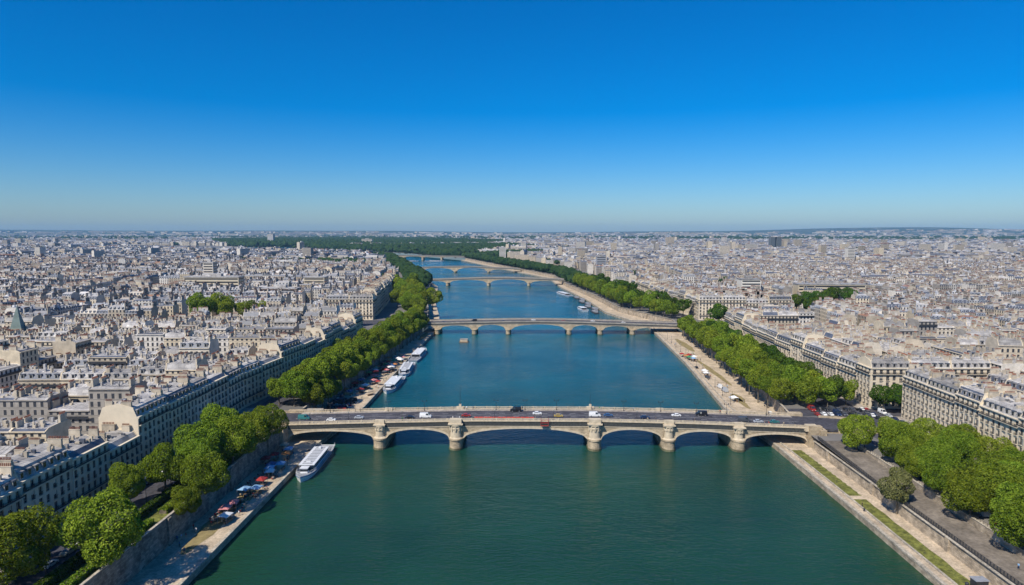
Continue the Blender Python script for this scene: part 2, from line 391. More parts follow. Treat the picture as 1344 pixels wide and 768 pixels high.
for (cx, cy, sx, sy) in ((-91.5, 193, 2.6, 19), (-90.5, 215, 2.2, 10), (110.5, 345, 1.6, 16), (117, 420, 1.8, 40), (112, 352, 2.2, 9), (-83.5, 560, 2.5, 22), (123, 520, 3, 30)):
    n = 18; vs = [(cx + sx * math.cos(2 * PI * i / n) * (1 + .2 * math.sin(i * 2.3)), cy + sy * math.sin(2 * PI * i / n), ZQ + .015) for i in range(n)]
    mb.add(vs, [tuple(range(n))])
tag(mb.build('worn_grass', M['drygrass']), 'worn dry grass patches on both quays', 'grass', kind='stuff')

# retaining walls
def retaining(name, f, ys, z0, z1, mat, label, side, par=0.9):
    root = thing(name, label, 'wall', (0, 0, 0))
    mb = MB()
    for y0, y1 in zip(ys[:-1], ys[1:]):
        a, b2 = f(y0), f(y1); t_ = 0.45 * side; bt = 0.35 * side   # slight batter
        mb.quad((a + bt, y0, z0), (b2 + bt, y1, z0), (b2, y1, z1 + par), (a, y0, z1 + par))
        mb.quad((a - t_, y0, z1 - .5), (b2 - t_, y1, z1 - .5), (b2 - t_, y1, z1 + par), (a - t_, y0, z1 + par))
        mb.quad((a, y0, z1 + par), (b2, y1, z1 + par), (b2 - t_, y1, z1 + par), (a - t_, y0, z1 + par))
    mb.build('wall_face', mat, root)
    mb = MB()
    for y0, y1 in zip(ys[:-1], ys[1:]):
        a, b2 = f(y0), f(y1)
        ledge(mb, (lambda y, a=a, b2=b2, y0=y0, y1=y1: lerp(a, b2, (y - y0) / (y1 - y0)) - .6), (lambda y, a=a, b2=b2, y0=y0, y1=y1: lerp(a, b2, (y - y0) / (y1 - y0)) + .15), [y0, y1], z1 + par, z1 + par + .18)
    mb.build('coping', M['kerb'], root)
    # shallow piers
    mb = MB()
    for y0, y1 in zip(ys[:-1], ys[1:]):
        n = max(1, int((y1 - y0) / 24))
        for i in range(n):
            y = lerp(y0, y1, (i + .5) / n); x = f(y)
            mb.obox((x + .3 * side, y, z0), .9, 1.6, z1 + par - z0 - .1)
    mb.build('buttress', mat, root)
    return root
WL1 = [40, 80, 120, 160, 200, 240, 266]
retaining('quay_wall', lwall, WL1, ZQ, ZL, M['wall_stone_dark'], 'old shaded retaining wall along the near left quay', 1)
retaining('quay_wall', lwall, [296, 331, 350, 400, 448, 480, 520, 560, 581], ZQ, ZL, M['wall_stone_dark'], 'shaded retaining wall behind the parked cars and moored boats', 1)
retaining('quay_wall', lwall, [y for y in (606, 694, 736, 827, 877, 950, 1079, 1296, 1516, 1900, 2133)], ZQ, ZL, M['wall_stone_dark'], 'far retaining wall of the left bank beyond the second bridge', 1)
def rampz(y): return float(np.interp(y, [40, 215, 262], [5.4, 5.6, 7.0]))
retaining('quay_wall', rwall, [40, 80, 120, 160, 200, 240, 266], ZQ, 5.2, M['wall_stone'], 'sunlit pale retaining wall beside the grass strip', -1, 0.5)
retaining('quay_wall', rwall, [294, 331, 380, 448, 520, 581], ZQ, ZR, M['wall_stone'], 'pale retaining wall behind the tree lined right quay', -1, .5)
retaining('quay_wall', rwall, [606, 630, 694, 736, 827, 877, 950, 1082, 1296, 1500, 1690, 2147], ZQ, ZR, M['wall_stone'], 'far retaining wall of the right bank beyond the second bridge', -1, .5)

# left upper strip: planting bed, path, road
mb = MB()
mb.box(-106.6, -98.5, 40, 262, 8.5, 9.1); tag(mb.build('planting_bed', M['grass']), 'green planted strip behind the left quay wall', 'lawn', kind='structure')
mb = MB(); mb.box(-110.2, -106.7, 40, 275, 8.6, 9.12); mb.box(-126, -120.8, 40, 300, 8.6, 9.12)
mb.box(-98, -90, 296, 300, 8.6, 9.1)
tag(mb.build('pavement', M['pave']), 'pale pavements beside the left embankment road', 'pavement', kind='structure')
mb = MB(); mb.quad((-120.8, 40, 9.02), (-110.2, 40, 9.02), (-110.2, 600, 9.02), (-120.8, 600, 9.02))
mb.quad((-140, 272, 9.024), (-98, 272, 9.024), (-98, 295, 9.024), (-140, 295, 9.024))
mb.quad((-170, 578, 9.024), (-87, 578, 9.024), (-87, 608, 9.024), (-170, 608, 9.024))
tag(mb.build('embankment_road', M['asphalt']), 'dark road along the left embankment', 'road', kind='structure')
# right ramp road, terrace
mb = MB()
ysr = ys_range(40, 262, 14)
for y0, y1 in zip(ysr[:-1], ysr[1:]):
    mb.quad((115.2, y0, rampz(y0)), (126.4, y0, rampz(y0)), (126.4, y1, rampz(y1)), (115.2, y1, rampz(y1)))
tag(mb.build('ramp_road', M['asphalt_tan']), 'dusty grey ramp road along the right quay wall', 'road', kind='structure')
mb = MB()
for (x0, x1, y0, y1) in ((134, 150, 40, 262),):
    mb.quad((x0, y0, ZR + .02), (x1, y0, ZR + .02), (x1, y1, ZR + .02), (x0, y1, ZR + .02))
mb.quad((139, 262, ZR + .024), (158, 262, ZR + .024), (158, 330, ZR + .024), (139, 330, ZR + .024))
for y0, y1 in zip([330, 380, 448, 520], [380, 448, 520, 620]):
    mb.quad((rwall(y0) + 10, y0, ZR + .02), (154, y0, ZR + .02), (154, y1, ZR + .02), (rwall(y1) + 10, y1, ZR + .02))
mb.quad((120, 298.5, ZR + .03), (220, 298.5, ZR + .03), (220, 311, ZR + .03), (120, 311, ZR + .03))
mb.quad((138, 585, ZR + .03), (260, 585, ZR + .03), (260, 606, ZR + .03), (138, 606, ZR + .03))
tag(mb.build('boulevard', M['asphalt']), 'dark street under the trees on the right bank', 'road', kind='structure')
mb = MB(); mb.box(127, 129.4, 40, 262, 5, ZR + .14); mb.box(157, 165.5, 40, 298, 6, ZR + .14); mb.box(154, 160, 312, 535, 6, ZR + .13)
mb.box(151, 156, 40, 262, 6, ZR + .12)
tag(mb.build('pavement', M['pave']), 'pale pavements beside the right bank street', 'pavement', kind='structure')
root = thing('low_wall', 'low pale parapet wall with dark railing above the ramp road', 'wall', (0, 0, 0))
mb = MB(); mb.box(126.5, 127.0, 40, 261, 4.5, ZR + .7); mb.build('wall_face', M['wall_stone'], root)
mb = MB(); mb.box(126.35, 127.15, 40, 261, ZR + .7, ZR + .84); mb.build('coping', M['kerb'], root)
mb = MB(); mb.box(126.7, 126.8, 40, 261, ZR + 1.6, ZR + 1.68)
for i in range(150): mb.box(126.72, 126.78, 40 + i * 1.47, 40.07 + i * 1.47, ZR + .84, ZR + 1.6)
mb.build('railing', M['iron'], root)
# dark railing on top of the right quay wall
root = thing('iron_railing', 'dark iron railing on top of the sunlit right quay wall', 'railing', (0, 0, 0))
mb = MB()
n = 190
for i in range(n):
    y = 40 + i * 1.18; x = rwall(y) + .25; z = 5.9 + (0.0 if y < 215 else (rampz(y) - 5.6) * 1.0)
    mb.box(x - .07, x + .07, y - .07, y + .07, z, z + 1.25)
    y2 = y + 1.18; x2 = rwall(y2) + .25
    for k in range(1, 6): mb.box(x - .02, x + .02, y + k * .19, y + k * .19 + .06, z + .1, z + 1.1)
mb.build('baluster', M['iron'], root)
mb = MB()
for zz in (5.98, 7.1):
    ledge(mb, lambda y: rwall(y) + .2, lambda y: rwall(y) + .3, [40, 120, 215], zz, zz + .09)
    for ya, yb in ((215, 240), (240, 262)):
        dz0, dz1 = rampz(ya) - 5.6, rampz(yb) - 5.6
        mb.add([(rwall(ya) + .2, ya, zz + dz0), (rwall(ya) + .3, ya, zz + dz0), (rwall(yb) + .3, yb, zz + dz1), (rwall(yb) + .2, yb, zz + dz1),
                (rwall(ya) + .2, ya, zz + dz0 + .09), (rwall(ya) + .3, ya, zz + dz0 + .09), (rwall(yb) + .3, yb, zz + dz1 + .09), (rwall(yb) + .2, yb, zz + dz1 + .09)],
               [(4, 5, 6, 7), (0, 1, 5, 4), (1, 2, 6, 5), (2, 3, 7, 6), (3, 0, 4, 7)])
mb.build('rail', M['iron'], root)

# ------------------------------------------------------------ bridges
def bridge(name, label, xs, x0, x1, Y0, Y1, zd, pier_w, zsp, near=False, crown=2.9, mats=None):
    """xs = pier centres, x0/x1 = abutments, zd(x) = deck height"""
    root = thing(name, label, 'bridge', (0, 0, 0))
    st = M['stone']; tr = M['stone_trim'] if near else M['stone_grey']
    ends = [x0] + list(xs) + [x1]
    band = 2.05 if near else 1.25
    # spandrels and soffits
    mb = MB()
    for i in range(len(ends) - 1):
        a = ends[i] + (pier_w / 2 if i > 0 else 0); b2 = ends[i + 1] - (pier_w / 2 if i < len(ends) - 2 else 0)
        n = 22 if near else 12; pts = []
        zc = zd((a + b2) / 2) - crown
        for k in range(n + 1):
            u = -1 + 2 * k / n
            z = zsp + (zc - zsp) * math.sqrt(max(0, 1 - abs(u) ** 2.1))**.95
            pts.append((lerp(a, b2, k / n), z))
        for (p, q) in zip(pts[:-1], pts[1:]):
            tp, tq = zd(p[0]) - band, zd(q[0]) - band
            mb.quad((p[0], Y0, p[1]), (q[0], Y0, q[1]), (q[0], Y0, tq), (p[0], Y0, tp))
            mb.quad((q[0], Y1, q[1]), (p[0], Y1, p[1]), (p[0], Y1, tp), (q[0], Y1, tq))
            mb.quad((p[0], Y1, p[1]), (q[0], Y1, q[1]), (q[0], Y0, q[1]), (p[0], Y0, p[1]))
    for i, x in enumerate(xs):
        h = pier_w / 2
        for (Y, s) in ((Y0, 1), (Y1, -1)):
            mb.quad((x - h * s, Y, zsp - .02), (x + h * s, Y, zsp - .02), (x + h * s, Y, zd(x + h * s) - band), (x - h * s, Y, zd(x - h * s) - band))
    mb.build('arch', st, root)
    if near:   # voussoir rings proud of the face
        for i in range(len(ends) - 1):
            mb = MB()
            a = ends[i] + (pier_w / 2 if i > 0 else 0); b2 = ends[i + 1] - (pier_w / 2 if i < len(ends) - 2 else 0)
            zc = zd((a + b2) / 2) - crown; n = 30; ring = []
            for k in range(n + 1):
                u = -1 + 2 * k / n
                ring.append((lerp(a, b2, k / n), zsp + (zc - zsp) * math.sqrt(max(0, 1 - abs(u) ** 2.1))**.95))
            for k in range(n):
                p, q = ring[k], ring[k + 1]; f = Y0 - .18 - .05 * (k % 2)
                tp, tq = min(p[1] + .75, zd(p[0]) - band - .05), min(q[1] + .75, zd(q[0]) - band - .05)
                mb.quad((p[0], f, p[1] - .02), (q[0], f, q[1] - .02), (q[0], f, tq), (p[0], f, tp))
                mb.quad((p[0], f, tp), (q[0], f, tq), (q[0], Y0, tq), (p[0], Y0, tp))
                mb.quad((q[0], f, q[1] - .02), (p[0], f, p[1] - .02), (p[0], Y0, p[1] - .02), (q[0], Y0, q[1] - .02))
            mb.build('arch_ring', tr, root)
    # piers with rounded cutwaters
    for i, x in enumerate(xs):
        mb = MB(); h = pier_w / 2; k = 10 if near else 6
        nose = h * 1.15
        for (z0, z1, g) in ((-2, .8, .35), (.8, zsp + .3, .12), (zsp + .3, zsp + .9, .45)):
            hh = h + g; out = []
            for j in range(k + 1):
                t_ = PI + PI * j / k; out.append((x + hh * math.cos(t_), Y0 + nose * math.sin(t_) * (1 + g / h)))
            for j in range(k + 1):
                t_ = PI * j / k; out.append((x + hh * math.cos(t_), Y1 + nose * math.sin(t_)))
            m_ = len(out)
            vs = [(px, py, z0) for px, py in out] + [(px, py, z1) for px, py in out]
            mb.add(vs, [(j, (j + 1) % m_, m_ + (j + 1) % m_, m_ + j) for j in range(m_)] + [tuple(range(m_, 2 * m_))], 1 if z0 < 0 else 0)
        mb.build('pier', [st, M['tide']], root)
        if near:
            big = abs(zd(x) - zd(0)) < .35 and i in (1, 2)
            mb = MB(); zt = zd(x)
            rr = h * .92 if big else h * .74
            mb.lathe([(h * 1.05, zsp + .9), (rr, zsp + 1.4), (rr * .92, zt - 3.2), (rr * 1.02, zt - 3.1), (rr * 1.02, zt - 2.7), (rr * 1.1, zt - 2.6), (rr * .95, zt - 1.8), (rr * 1.22, zt - 1.5), (rr * 1.25, zt - .9)], 12, (x, Y0 - .2, 0), PI, 2 * PI, sy=.9)
            for a_ in range(5):   # carved swags round the shaft
                t_ = PI + PI * (a_ + .5) / 5
                mb.obox((x + rr * 1.03 * math.cos(t_), Y0 - .2 + rr * .93 * math.sin(t_), zt - 2.9 if not big else zt - 3.6), .5, .5, 1.5 if not big else 2.2, t_, 0)
            mb.box(x - rr * 1.3, x + rr * 1.3, Y0 - rr * 1.15, Y0 + .9, zt - .9, zt - .45)
            mb.box(x - rr * 1.05, x + rr * 1.05, Y0 - .9 if not big else Y0 - rr * .9, Y0 + .6, zt - .45, zt + 1.25)
            mb.build('pier_pedestal', tr, root)
            mb = MB(); mb.box(x - 1.6, x + 1.6, Y1 - .5, Y1 + .8, zt - 1, zt + 1.3); mb.build('pier_pedestal', tr, root)
    # deck, fascia band, kerbs
    n = max(8, int((x1 - x0) / 5)); X = [lerp(x0, x1, i / n) for i in range(n + 1)]
    mb = MB()
    for a, b2 in zip(X[:-1], X[1:]):
        za, zb = zd(a), zd(b2)
        mb.quad((a, Y0, za), (b2, Y0, zb), (b2, Y1, zb), (a, Y1, za))
        mb.quad((a, Y1, za - band), (b2, Y1, zb - band), (b2, Y0, zb - band), (a, Y0, za - band))
    mb.build('road_deck', M['asphalt'], root)
    BX = [(4, 5, 6, 7), (0, 1, 5, 4), (2, 3, 7, 6), (3, 2, 1, 0)]
    for (Y, s) in ((Y0, -1), (Y1, 1)):
        m2 = MB(); m3 = MB(); m3b = MB(); m4 = MB(); m5 = MB()
        for a, b2 in zip(X[:-1], X[1:]):
            za, zb = zd(a), zd(b2)
            yo = Y + .08 * s
            q = [(a, yo, za - band), (b2, yo, zb - band), (b2, yo, zb - .1), (a, yo, za - .1)]
            m2.add(q if s < 0 else q[::-1], [(0, 1, 2, 3)])
            for (zl, zh, po, mm) in ((-.12, .22, .4, m3), (-band - .22, -band + .04, .22, m3b)):
                ya, yb = sorted((Y - .05 * s, Y + po * s))
                mm.add([(a, ya, za + zl), (b2, ya, zb + zl), (b2, yb, zb + zl), (a, yb, za + zl), (a, ya, za + zh), (b2, ya, zb + zh), (b2, yb, zb + zh), (a, yb, za + zh)], BX)
            for (zl, zh) in ((.2, .42), (1.02, 1.2)):
                ya, yb = sorted((Y - .05 * s, Y + .32 * s))
                m4.add([(a, ya, za + zl), (b2, ya, zb + zl), (b2, yb, zb + zl), (a, yb, za + zl), (a, ya, za + zh), (b2, ya, zb + zh), (b2, yb, zb + zh), (a, yb, za + zh)], BX)
            if near:
                for k in range(9):
                    xx = lerp(a, b2, (k + .5) / 9); zz = zd(xx)
                    m4.box(xx - .14, xx + .14, min(Y, Y + .24 * s), max(Y, Y + .24 * s), zz + .4, zz + 1.04, bottom=False)
                    m2.box(xx - .06, xx + .06, min(Y, Y + .2 * s), max(Y, Y + .2 * s), zz - band + .1, zz - .14)
                m4.box(a - .3, a + .3, min(Y, Y + .34 * s), max(Y, Y + .34 * s), za + .2, za + 1.3)
            else:
                m4.add([(a, Y + .1 * s, za + .3), (b2, Y + .1 * s, zb + .3), (b2, Y + .1 * s, zb + 1.05), (a, Y + .1 * s, za + 1.05)], [(0, 1, 2, 3)])
            sw = 2.6 if near else 2.2
            ya, yb = sorted((Y - .06 * s, Y - sw * s))
            m5.add([(a, ya, za), (b2, ya, zb), (b2, yb, zb), (a, yb, za), (a, ya, za + .15), (b2, ya, zb + .15), (b2, yb, zb + .15), (a, yb, za + .15)],
                   [(4, 5, 6, 7), (0, 1, 5, 4), (2, 3, 7, 6)])
        m2.build('fascia', M['lattice'], root); m3.build('cornice', tr, root); m3b.build('string_course', tr, root)
        m4.build('parapet', tr, root); m5.build('bridge_pavement', M['pave'], root)
    # lane paint
    mp_ = MB()
    x = x0 + 2
    while x < x1 - 4 and near:
        for fy in ((.36, .64) if near else (.5,)):
            yy = lerp(Y0, Y1, fy); zz, z2 = zd(x) + .012, zd(x + 2.4) + .012
            mp_.quad((x, yy - .08, zz), (x + 2.4, yy - .08, z2), (x + 2.4, yy + .08, z2), (x, yy + .08, zz))
        x += 6
    if True:
        for a, b2 in zip(X[:-1], X[1:]):
            yy = (Y0 + Y1) / 2
            mp_.quad((a, yy - .07, zd(a) + .012), (b2, yy - .07, zd(b2) + .012), (b2, yy + .07, zd(b2) + .012), (a, yy + .07, zd(a) + .012))
    mp_.build('lane_marking', M['paint'], root)
    return root
def zd1(x):
    return float(np.interp(x, [-130, -96, -60, -20, 30, 70, 95, 118, 150, 175], [9.03, 9.5, 10.6, 11.5, 11.55, 10.8, 9.9, 9.1, 7.05, 7.03]))
bridge('stone_bridge', 'long pale stone bridge with six arches and rounded piers, nearest of all', [-58.8, -27.7, 28.7, 58.7, 86.9], -96.5, 114.5, 272, 290.5, zd1, 5.0, 3.7, True, 3.1)
# abutments and approaches of the near bridge
root = thing('bridge_abutment', 'stone abutment ending the near bridge on the left bank', 'abutment', (0, 0, 0))
mb = MB(); mb.box(-104, -96.5, 266, 272.2, -1, 9.6); mb.box(-104, -96.5, 290.3, 296, -1, 9.6); mb.box(-106, -96.6, 272.2, 290.3, 0, 9.3)
mb.box(-104.2, -96.2, 271.6, 272.3, 9.4, 10.7); mb.box(-110, -96.2, 290.4, 290.9, 9.2, 10.4); mb.build('masonry', M['stone'], root)
root = thing('bridge_abutment', 'stone abutment ending the near bridge on the right bank', 'abutment', (0, 0, 0))
mb = MB(); mb.box(114.5, 119.5, 269.5, 272.1, -1, 10.5); mb.box(114.5, 120, 290.3, 293.5, -1, 10.3); mb.box(114.6, 127, 272.1, 290.3, 0, 7.4)
mb.box(118.5, 121, 268.5, 272.3, 2, 9.2)
for a, b2 in ((127, 138), (138, 150)):
    for (Y, s) in ((271.8, 1), (290.5, 1)):
        mb.add([(a, Y, 5), (b2, Y, 5), (b2, Y + .5, 5), (a, Y + .5, 5), (a, Y, zd1(a) + .9), (b2, Y, zd1(b2) + .9), (b2, Y + .5, zd1(b2) + .9), (a, Y + .5, zd1(a) + .9)],
               [(4, 5, 6, 7), (0, 1, 5, 4), (1, 2, 6, 5), (2, 3, 7, 6), (3, 0, 4, 7)])
mb.build('masonry', M['stone'], root)
mb = MB(); mb.box(113.2, 118.2, 270.4, 273, 8.2, 8.8); mb.box(113.6, 117.8, 270.7, 273, 8.8, 10.7); mb.build('corner_block', M['stone_trim'], root)
mb = MB()
for a, b2 in ((114.5, 118), (118, 127), (127, 138), (138, 150), (150, 165)):
    mb.add([(a, 272.1, zd1(a) - .9), (b2, 272.1, zd1(b2) - .9), (b2, 290.5, zd1(b2) - .9), (a, 290.5, zd1(a) - .9), (a, 272.1, zd1(a)), (b2, 272.1, zd1(b2)), (b2, 290.5, zd1(b2)), (a, 290.5, zd1(a))],
           [(4, 5, 6, 7), (0, 1, 5, 4), (1, 2, 6, 5), (2, 3, 7, 6), (3, 0, 4, 7), (3, 2, 1, 0)])
for a, b2 in ((-130, -106), (-106, -96.5)):
    mb.add([(a, 272.3, 8.5), (b2, 272.3, 8.5), (b2, 290.4, 8.5), (a, 290.4, 8.5), (a, 272.3, zd1(a)), (b2, 272.3, zd1(b2)), (b2, 290.4, zd1(b2)), (a, 290.4, zd1(a))],
           [(4, 5, 6, 7), (0, 1, 5, 4), (1, 2, 6, 5), (2, 3, 7, 6), (3, 0, 4, 7)])
tag(mb.build('bridge_approach', M['asphalt']), 'asphalt approaches at both ends of the near bridge', 'road', kind='structure')
def hump(c, l, r, xc, xl, xr):
    def f(x): return float(np.interp(x, [xl, xc - 25, xc, xc + 25, xr], [l, c - .15, c, c - .15, r]))
    return f
bridge('stone_bridge', 'second bridge from the viewer, grey deck on six stone piers', [-75, -43, -13.7, 38.8, 65.7, 93.3], -86.5, 137, 584, 603, hump(11, 9.2, 8.0, 10, -86.5, 137), 3.8, 3.6, False, 2.0)
bridge('stone_bridge', 'third bridge from the viewer with wide flat arches and three piers', [-126, -58.7, 7.6], -165, 82, 1118, 1136, hump(13.2, 9.5, 10.0, -40, -165, 82), 5, 4.6, False, 2.0)
bridge('stone_bridge', 'fourth bridge from the viewer with pale curved arches', [-226.5, -151.5, -78.2], -270, -8, 1492, 1510, hump(13, 9.2, 8.0, -140, -270, -8), 5, 2.2, False, 1.8)
bridge('stone_bridge', 'farthest bridge, long flat and grey in front of the woods', [-500, -440, -380, -320, -260], -560, -175, 2150, 2168, hump(15, 12, 12, -380, -560, -175), 7, 9, False, 2.5)

# ------------------------------------------------------------ detailed riverfront houses
FH = 3.0
mesh_cache = {}
def window_mesh(kind):
    k = ('win', kind)
    if k in mesh_cache: return mesh_cache[k]
    mb = MB(); w_, h_ = 1.4, 2.2
    mb.quad((-w_ / 2, 0, 0), (w_ / 2, 0, 0), (w_ / 2, 0, h_), (-w_ / 2, 0, h_), 0)
    for (x0, x1, z0, z1) in ((-w_ / 2, -w_ / 2 + .09, 0, h_), (w_ / 2 - .09, w_ / 2, 0, h_), (-.05, .05, 0, h_), (-w_ / 2, w_ / 2, h_ - .1, h_), (-w_ / 2, w_ / 2, .62, .68)):
        mb.box(x0, x1, -.05, -.005, z0, z1, 1)
    if kind >= 1:   # little iron guard across the opening
        mb.box(-w_ / 2 - .1, w_ / 2 + .1, -.55, -.5, .85, .93, 2)
        for i in range(7): mb.box(-w_ / 2 - .1 + i * .205, -w_ / 2 - .06 + i * .205, -.55, -.5, 0, .85, 2)
        mb.box(-w_ / 2 - .15, w_ / 2 + .15, -.6, -.27, -.12, 0, 3)
    if kind == 2:   # shutters folded open
        mb.box(-w_ / 2 - .62, -w_ / 2 - .06, -.33, -.28, 0, h_, 1); mb.box(w_ / 2 + .06, w_ / 2 + .62, -.33, -.28, 0, h_, 1)
    if kind == 3:   # lowered blind
        mb.box(-w_ / 2 + .08, w_ / 2 - .08, -.04, -.01, 1.1, h_ - .1, 3)
    me = mb.mesh('window', [M['window'], M['frame_white'], M['iron'], M['facade_trim']]); mesh_cache[k] = me; return me
def house_meshes(w_, d, nf, bays, low):
    k = (w_, d, nf, bays, low)
    if k in mesh_cache: return mesh_cache[k]
    H = nf * FH + .8
    wall = MB(); bw = w_ / bays; ow, oh = 1.4, 2.2
    # front with real openings
    for f in range(nf):
        z0 = .8 + f * FH if f else 0; z1 = .8 + (f + 1) * FH
        s0 = .8 + f * FH + .35
        for b_ in range(bays):
            xa = -w_ / 2 + b_ * bw; xb = xa + bw; c = (xa + xb) / 2
            l, r_, t_ = c - ow / 2, c + ow / 2, s0 + oh
            wall.quad((xa, 0, z0), (l, 0, z0), (l, 0, z1), (xa, 0, z1)); wall.quad((r_, 0, z0), (xb, 0, z0), (xb, 0, z1), (r_, 0, z1))
            wall.quad((l, 0, z0), (r_, 0, z0), (r_, 0, s0), (l, 0, s0)); wall.quad((l, 0, t_), (r_, 0, t_), (r_, 0, z1), (l, 0, z1))
            wall.quad((l, 0, s0), (l, .26, s0), (l, .26, t_), (l, 0, t_)); wall.quad((r_, .26, s0), (r_, 0, s0), (r_, 0, t_), (r_, .26, t_))
            wall.quad((l, 0, s0), (r_, 0, s0), (r_, .26, s0), (l, .26, s0)); wall.quad((l, .26, t_), (r_, .26, t_), (r_, 0, t_), (l, 0, t_))
    ms = 1.5 if low else 3.0          # steep slope height
    up = .6 if low else 1.3
    prof = [(0, 0), (0, H), (.35, H), (1.5, H + ms), (d / 2, H + ms + up), (d - 1.5, H + ms), (d - .35, H), (d, H), (d, 0)]
    for x, s in ((-w_ / 2, 1), (w_ / 2, -1)):     # party walls up to a raised edge of the roof
        pp = [(x, y, z + (.25 if 1 < i < 7 else 0)) for i, (y, z) in enumerate(prof)]
        wall.add(pp if s < 0 else pp[::-1], [tuple(range(9))], 1)
        pi = [(x + .3 * s, y, z) for (x, y, z) in pp]
        for i in range(1, 7): wall.quad(pp[i], pp[i + 1], pi[i + 1], pi[i], 1)
        wall.add((pi if s > 0 else pi[::-1])[1:8], [tuple(range(7))], 1)
    side = MB(); nb_ = 4; sw = d / nb_
    for f in range(nf):
        z0 = .8 + f * FH if f else 0; z1 = .8 + (f + 1) * FH; s0 = .8 + f * FH + .35
        for b_ in range(nb_):
            xa = b_ * sw; xb = xa + sw; c = (xa + xb) / 2; l, r_, t_ = c - .7, c + .7, s0 + 2.2
            for (a1, a2, b1, b2) in ((xa, l, z0, z1), (r_, xb, z0, z1), (l, r_, z0, s0), (l, r_, t_, z1)): side.quad((0, a2, b1), (0, a1, b1), (0, a1, b2), (0, a2, b2))
            side.quad((0, l, s0), (.28, l, s0), (.28, l, t_), (0, l, t_)); side.quad((.28, r_, s0), (0, r_, s0), (0, r_, t_), (.28, r_, t_))
            side.quad((0, r_, s0), (.28, r_, s0), (.28, l, s0), (0, l, s0))
    side.box(-.5, .3, -.4, d, H - .1, H + .22); side.box(-.14, -.003, 0, d, .8 + FH, .8 + FH + .2); side.box(-.8, -.003, 0, d, .8 + (nf - 1) * FH, .8 + (nf - 1) * FH + .18)
    side.box(-.8, -.74, 0, d, .8 + (nf - 1) * FH + .3, .8 + (nf - 1) * FH + 1.1, 1)
    side.box(-.003, .3, -.02, 0, 0, H); side.box(-.003, .3, d, d + .02, 0, H)
    wall.quad((w_ / 2, d, 0), (-w_ / 2, d, 0), (-w_ / 2, d, H), (w_ / 2, d, H), 2)
    roof = MB(); e = w_ / 2 - .02
    for i in range(2, 6):
        (ya, za), (yb, zb) = prof[i], prof[i + 1]
        roof.quad((-e, ya, za), (e, ya, za), (e, yb, zb), (-e, yb, zb), 0 if i in (2, 5) else 1)
    # standing seams on the shallow slopes
    for i in (3, 4):
        (ya, za), (yb, zb) = prof[i], prof[i + 1]
        for j in range(int(w_ / 1.2)):
            x = -e + .6 + j * 1.2
            roof.add([(x - .04, ya, za), (x + .04, ya, za), (x + .04, yb, zb), (x - .04, yb, zb), (x - .04, ya, za + .07), (x + .04, ya, za + .07), (x + .04, yb, zb + .07), (x - .04, yb, zb + .07)], [(4, 5, 6, 7), (0, 4, 7, 3), (1, 2, 6, 5)], 1)
    rr_ = random.Random(int(w_ * 3 + nf))
    for j in range(22):
        x = rr_.uniform(-e + 1, e - 1); y = rr_.uniform(2, d - 2); a_ = rr_.uniform(.25, .9); zt = H + ms + up * (1 - abs(y - d / 2) / (d / 2 - 1.5))
        roof.obox((x, y, zt - .3), a_, a_ * rr_.uniform(.6, 2.2), rr_.uniform(.5, 1.7), 0, rr_.choice((1, 2, 2, 3)))
    corn = MB()
    corn.box(-e, e, -.55, .35, H - .1, H + .22)
    corn.box(-e, e, -.3, -.003, H - .5, H - .1)
    corn.box(-e, -e + .3, -.1, -.004, 0, H - .3); corn.box(e - .3, e, -.1, -.004, 0, H - .3)
    for f in (1, 2, nf - 1): corn.box(-e, e, -.14, -.003, .8 + f * FH + .02, .8 + f * FH + .2)
    bal = MB()
    bal.box(-e + .1, e - .1, -.85, -.01, 0, .16, 0); bal.box(-e + .1, e - .1, -.84, -.79, 1.02, 1.09, 1)
    for j in range(int((w_ - .3) / .32)): bal.box(-e + .15 + j * .32, -e + .2 + j * .32, -.83, -.79, .16, 1.02, 1, False)
    bal.box(-e + .1, e - .1, -.83, -.81, .30, .62, 1)
    dm = MB()      # dormer
    dm.box(-.75, .75, -.05, 2.0, 0, 1.75, 0); dm.box(-.95, .95, -.2, 2.1, 1.75, 1.95, 2)
    dm.box(-.5, .5, -.08, -.055, .25, 1.5, 1)
    ch = MB(); L = 4.2
    ch.box(-.38, .38, -L / 2, L / 2, -1.5, 2.2, 0); ch.box(-.46, .46, -L / 2 - .08, L / 2 + .08, 2.2, 2.38, 0)
    pots = MB()
    for j in range(8): pots.lathe([(.15, 0), (.13, .35), (.17, .6), (.13, .75)], 6, (0, -L / 2 + .35 + j * .5, 2.38))
    r = dict(side=side.mesh('side_wall', [M['facade'], M['iron']]), wall=wall.mesh('wall', [M['facade'], M['facade'], M['facade']]), H=H, ms=ms, up=up,
             roof_s=roof.mesh('roof', [M['slate'], M['zinc'], M['chimney'], M['slate']]), roof_z=roof.mesh('roof', [M['zinc'], M['zinc'], M['chimney'], M['slate']]), cornice=corn.mesh('cornice', [M['facade_trim']]),
             balcony=bal.mesh('balcony', [M['facade_trim'], M['iron']]), dormer=dm.mesh('dormer', [M['zinc'], M['window'], M['zinc']]),
             dormer_w=dm.mesh('dormer', [M['frame_white'], M['window'], M['slate']]),
             chimney=ch.mesh('chimney', [M['chimney']]), pots=pots.mesh('chimney_pots', [M['pots']]))
    mesh_cache[k] = r; return r
sky_m = MB(); sky_m.box(-.5, .5, -.7, .7, 0, .12, 0); sky_m.box(-.4, .4, -.6, .6, .12, .15, 1); sky_me = sky_m.mesh('skylight', [M['zinc'], M['window']])
